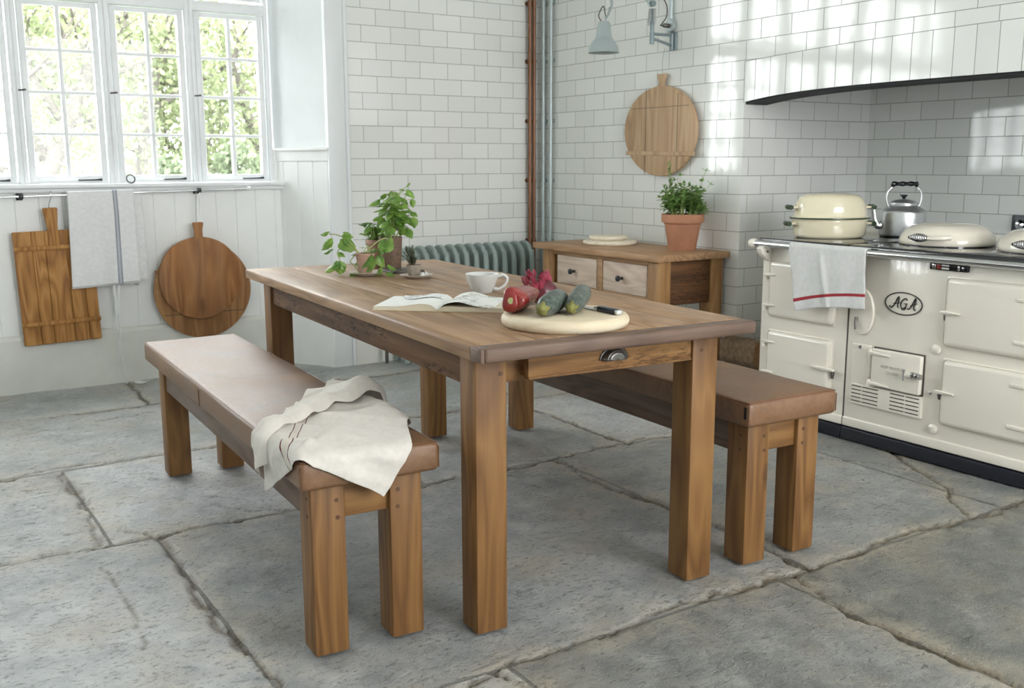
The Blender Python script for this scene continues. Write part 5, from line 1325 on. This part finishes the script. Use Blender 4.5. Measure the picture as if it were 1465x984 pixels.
log((.705, -.845, .252), .071, .27, 1.45, .04, 'bark covered log laid crosswise on top of the firewood stack')
log((.945, -.93, .266), .080, .30, -.05, 0, 'log with its round cut face showing behind the crosswise one')

# ------------------------------------------------------------------ garden outside
g = G(); g.box(-40, 30, 1.9, 60, -.9, -.5); o = g.build('garden_lawn', lawn_mat, smooth=0); o['kind'] = 'structure'
def tree(label, base, pts, r0, branches, nleaf, crown, lm, seed, lsz=.09):
    rs = random.Random(seed); t = thing('garden_tree', label, 'tree', base)
    g = G(); P = bez(pts, 6); m = len(P); g.tube(P, [r0*(1-.6*k/m) for k in range(m)], 10)
    tips = [P[-1], P[m//2], P[3*m//4]]
    def br(p, d_, L, r, lev):
        q = [p]; dd = Vector(d_).normalized()
        for k in range(5):
            dd = (dd+Vector((rl(rs, -.28, .28), rl(rs, -.15, .15), rl(rs, -.2, .22)))).normalized(); q.append(q[-1]+dd*L/5)
        g.tube(q, [r*(1-.14*k) for k in range(6)], 6)
        tips.extend(q[2:])
        if lev:
            for k in (2, 3, 4, 5):
                br(q[k], dd+Vector((rl(rs, -1, 1), rl(rs, -.5, .5), rl(rs, -.5, .8))), L*.55, r*.5, lev-1)
    for (f, d_, L, r) in branches: br(P[int(f*(m-1))], d_, L, r, 2)
    g.build('trunk', tree_bark, t, smooth=180)
    c, e = crown; V = []; Fc = []
    for k in range(nleaf):
        if rs.random() < .45: p = tips[rs.randrange(len(tips))]+Vector((rs.gauss(0, .16), rs.gauss(0, .16), rs.gauss(0, .16)))
        else: p = Vector((c[0]+rs.gauss(0, e[0]), c[1]+rs.gauss(0, e[1]), c[2]+rs.gauss(0, e[2])))
        a = Vector((rs.gauss(0, 1), rs.gauss(0, 1), rs.gauss(0, 1))).normalized(); b = a.orthogonal().normalized(); b = (Matrix.Rotation(rl(rs, 0, 6.28), 3, a) @ b)
        w = a.cross(b); L = lsz*rl(rs, .6, 1.3); i = len(V)
        V += [p-b*L*.5, p+w*L*.3, p+b*L*.5, p-w*L*.3]; Fc.append((i, i+1, i+2, i+3))
    me = bpy.data.meshes.new('foliage'); me.from_pydata(V, [], Fc); me.materials.append(lm)
    o = bpy.data.objects.new('foliage', me); COL.objects.link(o); o.parent = t
    return t
tree('leaning tree whose forked trunk shows through the casement above the pine board', (-1.75, 7.2, -.6), [(.1, 0, 0), (.35, 0, 1.5), (.62, .05, 2.2), (.98, .1, 3.0), (1.25, 0, 4.2)], .13,
     [(.34, (-.25, .1, 1), 2.2, .07), (.42, (.5, .1, .8), 1.6, .05), (.52, (-.6, 0, .7), 1.5, .05), (.7, (1, .2, .3), 1.3, .04)], 6500, ((.65, .2, 2.5), (.55, .4, .75)), tree_leaf, 31, .075)
tree('upright tree seen through the casement above the apron', (-.35, 8.0, -.6), [(.0, 0, 0), (.1, 0, 1.4), (.25, 0, 2.4), (.6, .1, 3.5), (.8, 0, 4.6)], .09,
     [(.3, (1, 0, .15), 1.3, .04), (.4, (-1, 0, .4), 1.3, .04), (.5, (1, 0, .5), 1.3, .05), (.6, (-.9, .1, .6), 1.2, .04)], 6500, ((.3, .2, 2.6), (.55, .4, .75)), tree_leaf, 37, .075)
tree('slender tree seen through the casement next to the splayed reveal', (.75, 8.3, -.6), [(.7, 0, 0), (.62, 0, 1.3), (.45, 0, 2.4), (.2, .1, 3.4), (.0, 0, 4.6)], .09,
     [(.35, (-1, 0, .2), 1.2, .04), (.45, (1, 0, .5), 1.2, .04), (.55, (-1, 0, .1), 1.2, .04), (.65, (1, 0, .3), 1.2, .04)], 6500, ((.45, .2, 2.6), (.55, .4, .75)), tree_leaf, 41, .075)
tree('distant pale tree behind the leaning one', (-1.1, 12.4, -.6), [(0, 0, 0), (.1, 0, 2), (.2, 0, 4), (.1, 0, 6)], .16,
     [(.3, (-1, 0, .6), 1.6, .06), (.4, (1, 0, .5), 1.6, .06), (.5, (-1, 0, .5), 1.5, .05)], 5200, ((.2, 0, 2.7), (.8, .4, 1.0)), tree_leaf, 43, .10)
tree('distant pale tree behind the upright one', (1.2, 13.2, -.6), [(0, 0, 0), (-.1, 0, 2), (.1, 0, 4), (.3, 0, 6)], .16,
     [(.3, (-1, 0, .6), 1.6, .06), (.4, (1, 0, .5), 1.6, .06), (.5, (-1, 0, .5), 1.5, .05)], 5200, ((.0, 0, 2.7), (.8, .4, 1.0)), tree_leaf, 47, .10)
tree('distant pale tree beyond the slender one', (3.1, 13.0, -.6), [(0, 0, 0), (-.1, 0, 2), (.1, 0, 4), (.3, 0, 6)], .16,
     [(.3, (-1, 0, .6), 1.6, .06), (.4, (1, 0, .5), 1.6, .06), (.5, (-1, 0, .5), 1.5, .05)], 5200, ((-.4, 0, 2.7), (.9, .4, 1.0)), tree_leaf, 53, .10)
def bush(label, c, e, n, seed):
    rs = random.Random(seed); t = thing('garden_shrub', label, 'shrub', (c[0], c[1], -.6)); V = []; Fc = []
    for k in range(n):
        d_ = Vector((rs.gauss(0, 1), rs.gauss(0, 1), rs.gauss(0, 1))).normalized()*rs.random()**.4
        p = Vector((d_.x*e[0], d_.y*e[1], e[2]*(1+d_.z)))
        a = Vector((rs.gauss(0, 1), rs.gauss(0, 1), rs.gauss(0, 1))).normalized(); b = a.orthogonal().normalized(); w = a.cross(b); L = .10*rl(rs, .6, 1.3); i = len(V)
        V += [p-b*L*.5, p+w*L*.3, p+b*L*.5, p-w*L*.3]; Fc.append((i, i+1, i+2, i+3))
    me = bpy.data.meshes.new('foliage'); me.from_pydata(V, [], Fc); me.materials.append(bush_leaf)
    o = bpy.data.objects.new('foliage', me); COL.objects.link(o); o.parent = t
    g = G()
    for k in range(5): a = k*1.25; g.tube([(.05*cos(a), .05*sin(a), 0), (e[0]*.4*cos(a), e[1]*.4*sin(a), e[2]*1.3)], [.03, .012], 6)
    g.build('stem', tree_bark, t)
bush('dense green shrub low behind the casement next to the splayed reveal', (.42, 6.4), (.36, .4, 1.08), 3000, 61)
bush('dense green shrub low behind the casement above the apron', (-.36, 6.2), (.26, .35, .98), 2000, 67)
bush('low yellow green shrub under the leaning tree', (-1.2, 5.9), (.35, .35, .88), 1600, 71)

# ------------------------------------------------------------------ light
w = bpy.data.worlds.new('sky'); SC.world = w; w.use_nodes = True
bg = w.node_tree.nodes['Background']; bg.inputs[0].default_value = (.985, .982, 1.0, 1); bg.inputs[1].default_value = 11.0
def portal(loc, rot, sx, sy):
    l = bpy.data.lights.new('window_portal', 'AREA'); l.shape = 'RECTANGLE'; l.size = sx; l.size_y = sy
    l.cycles.is_portal = True
    o = bpy.data.objects.new('window_portal', l); COL.objects.link(o); o.location = loc; o.rotation_euler = rot
portal((-2.52, 1.62, 1.90), (radians(-90), 0, 0), 3.2, 1.62)
for (p, q, z0_, z1_) in LEFT_HOLES: portal((-4.85, (p+q)/2, (z0_+z1_)/2), (0, radians(-90), 0), z1_-z0_, q-p)
for (p, q, z0_, z1_) in REAR_FILL_HOLES: portal(((p+q)/2, -6.55, (z0_+z1_)/2), (radians(90), 0, 0), q-p, z1_-z0_)

# ------------------------------------------------------------------ camera
f, cx_, cy_, cz_, yaw, pit, rol = 1432.54, -3.0333, -4.4357, 1.2122, .5720, .17892, -.00270
Fv = Vector((sin(yaw)*cos(pit), cos(yaw)*cos(pit), -sin(pit))); R0 = Vector((cos(yaw), -sin(yaw), 0)); U0 = R0.cross(Fv)
Rr = R0*cos(rol)+U0*sin(rol); Uu = -R0*sin(rol)+U0*cos(rol)
cam = bpy.data.cameras.new('camera'); co_ = bpy.data.objects.new('camera', cam); COL.objects.link(co_)
co_.matrix_world = Matrix(((Rr.x, Uu.x, -Fv.x, cx_), (Rr.y, Uu.y, -Fv.y, cy_), (Rr.z, Uu.z, -Fv.z, cz_), (0, 0, 0, 1)))
cam.sensor_width = 36; cam.lens = f/1465*36; cam.clip_start = .05; cam.clip_end = 200
cam.dof.use_dof = True; cam.dof.focus_distance = 2.75; cam.dof.aperture_fstop = 7.1
SC.camera = co_
SC.view_settings.view_transform = 'Standard'; SC.view_settings.look = 'None'; SC.view_settings.gamma = 1; SC.view_settings.use_curve_mapping = False
SC.view_settings.exposure = 0.36
SC.cycles.use_denoising = True; SC.cycles.max_bounces = 12; SC.cycles.diffuse_bounces = 6; SC.cycles.glossy_bounces = 4; SC.cycles.transparent_max_bounces = 12
SC.cycles.sample_clamp_indirect = 6
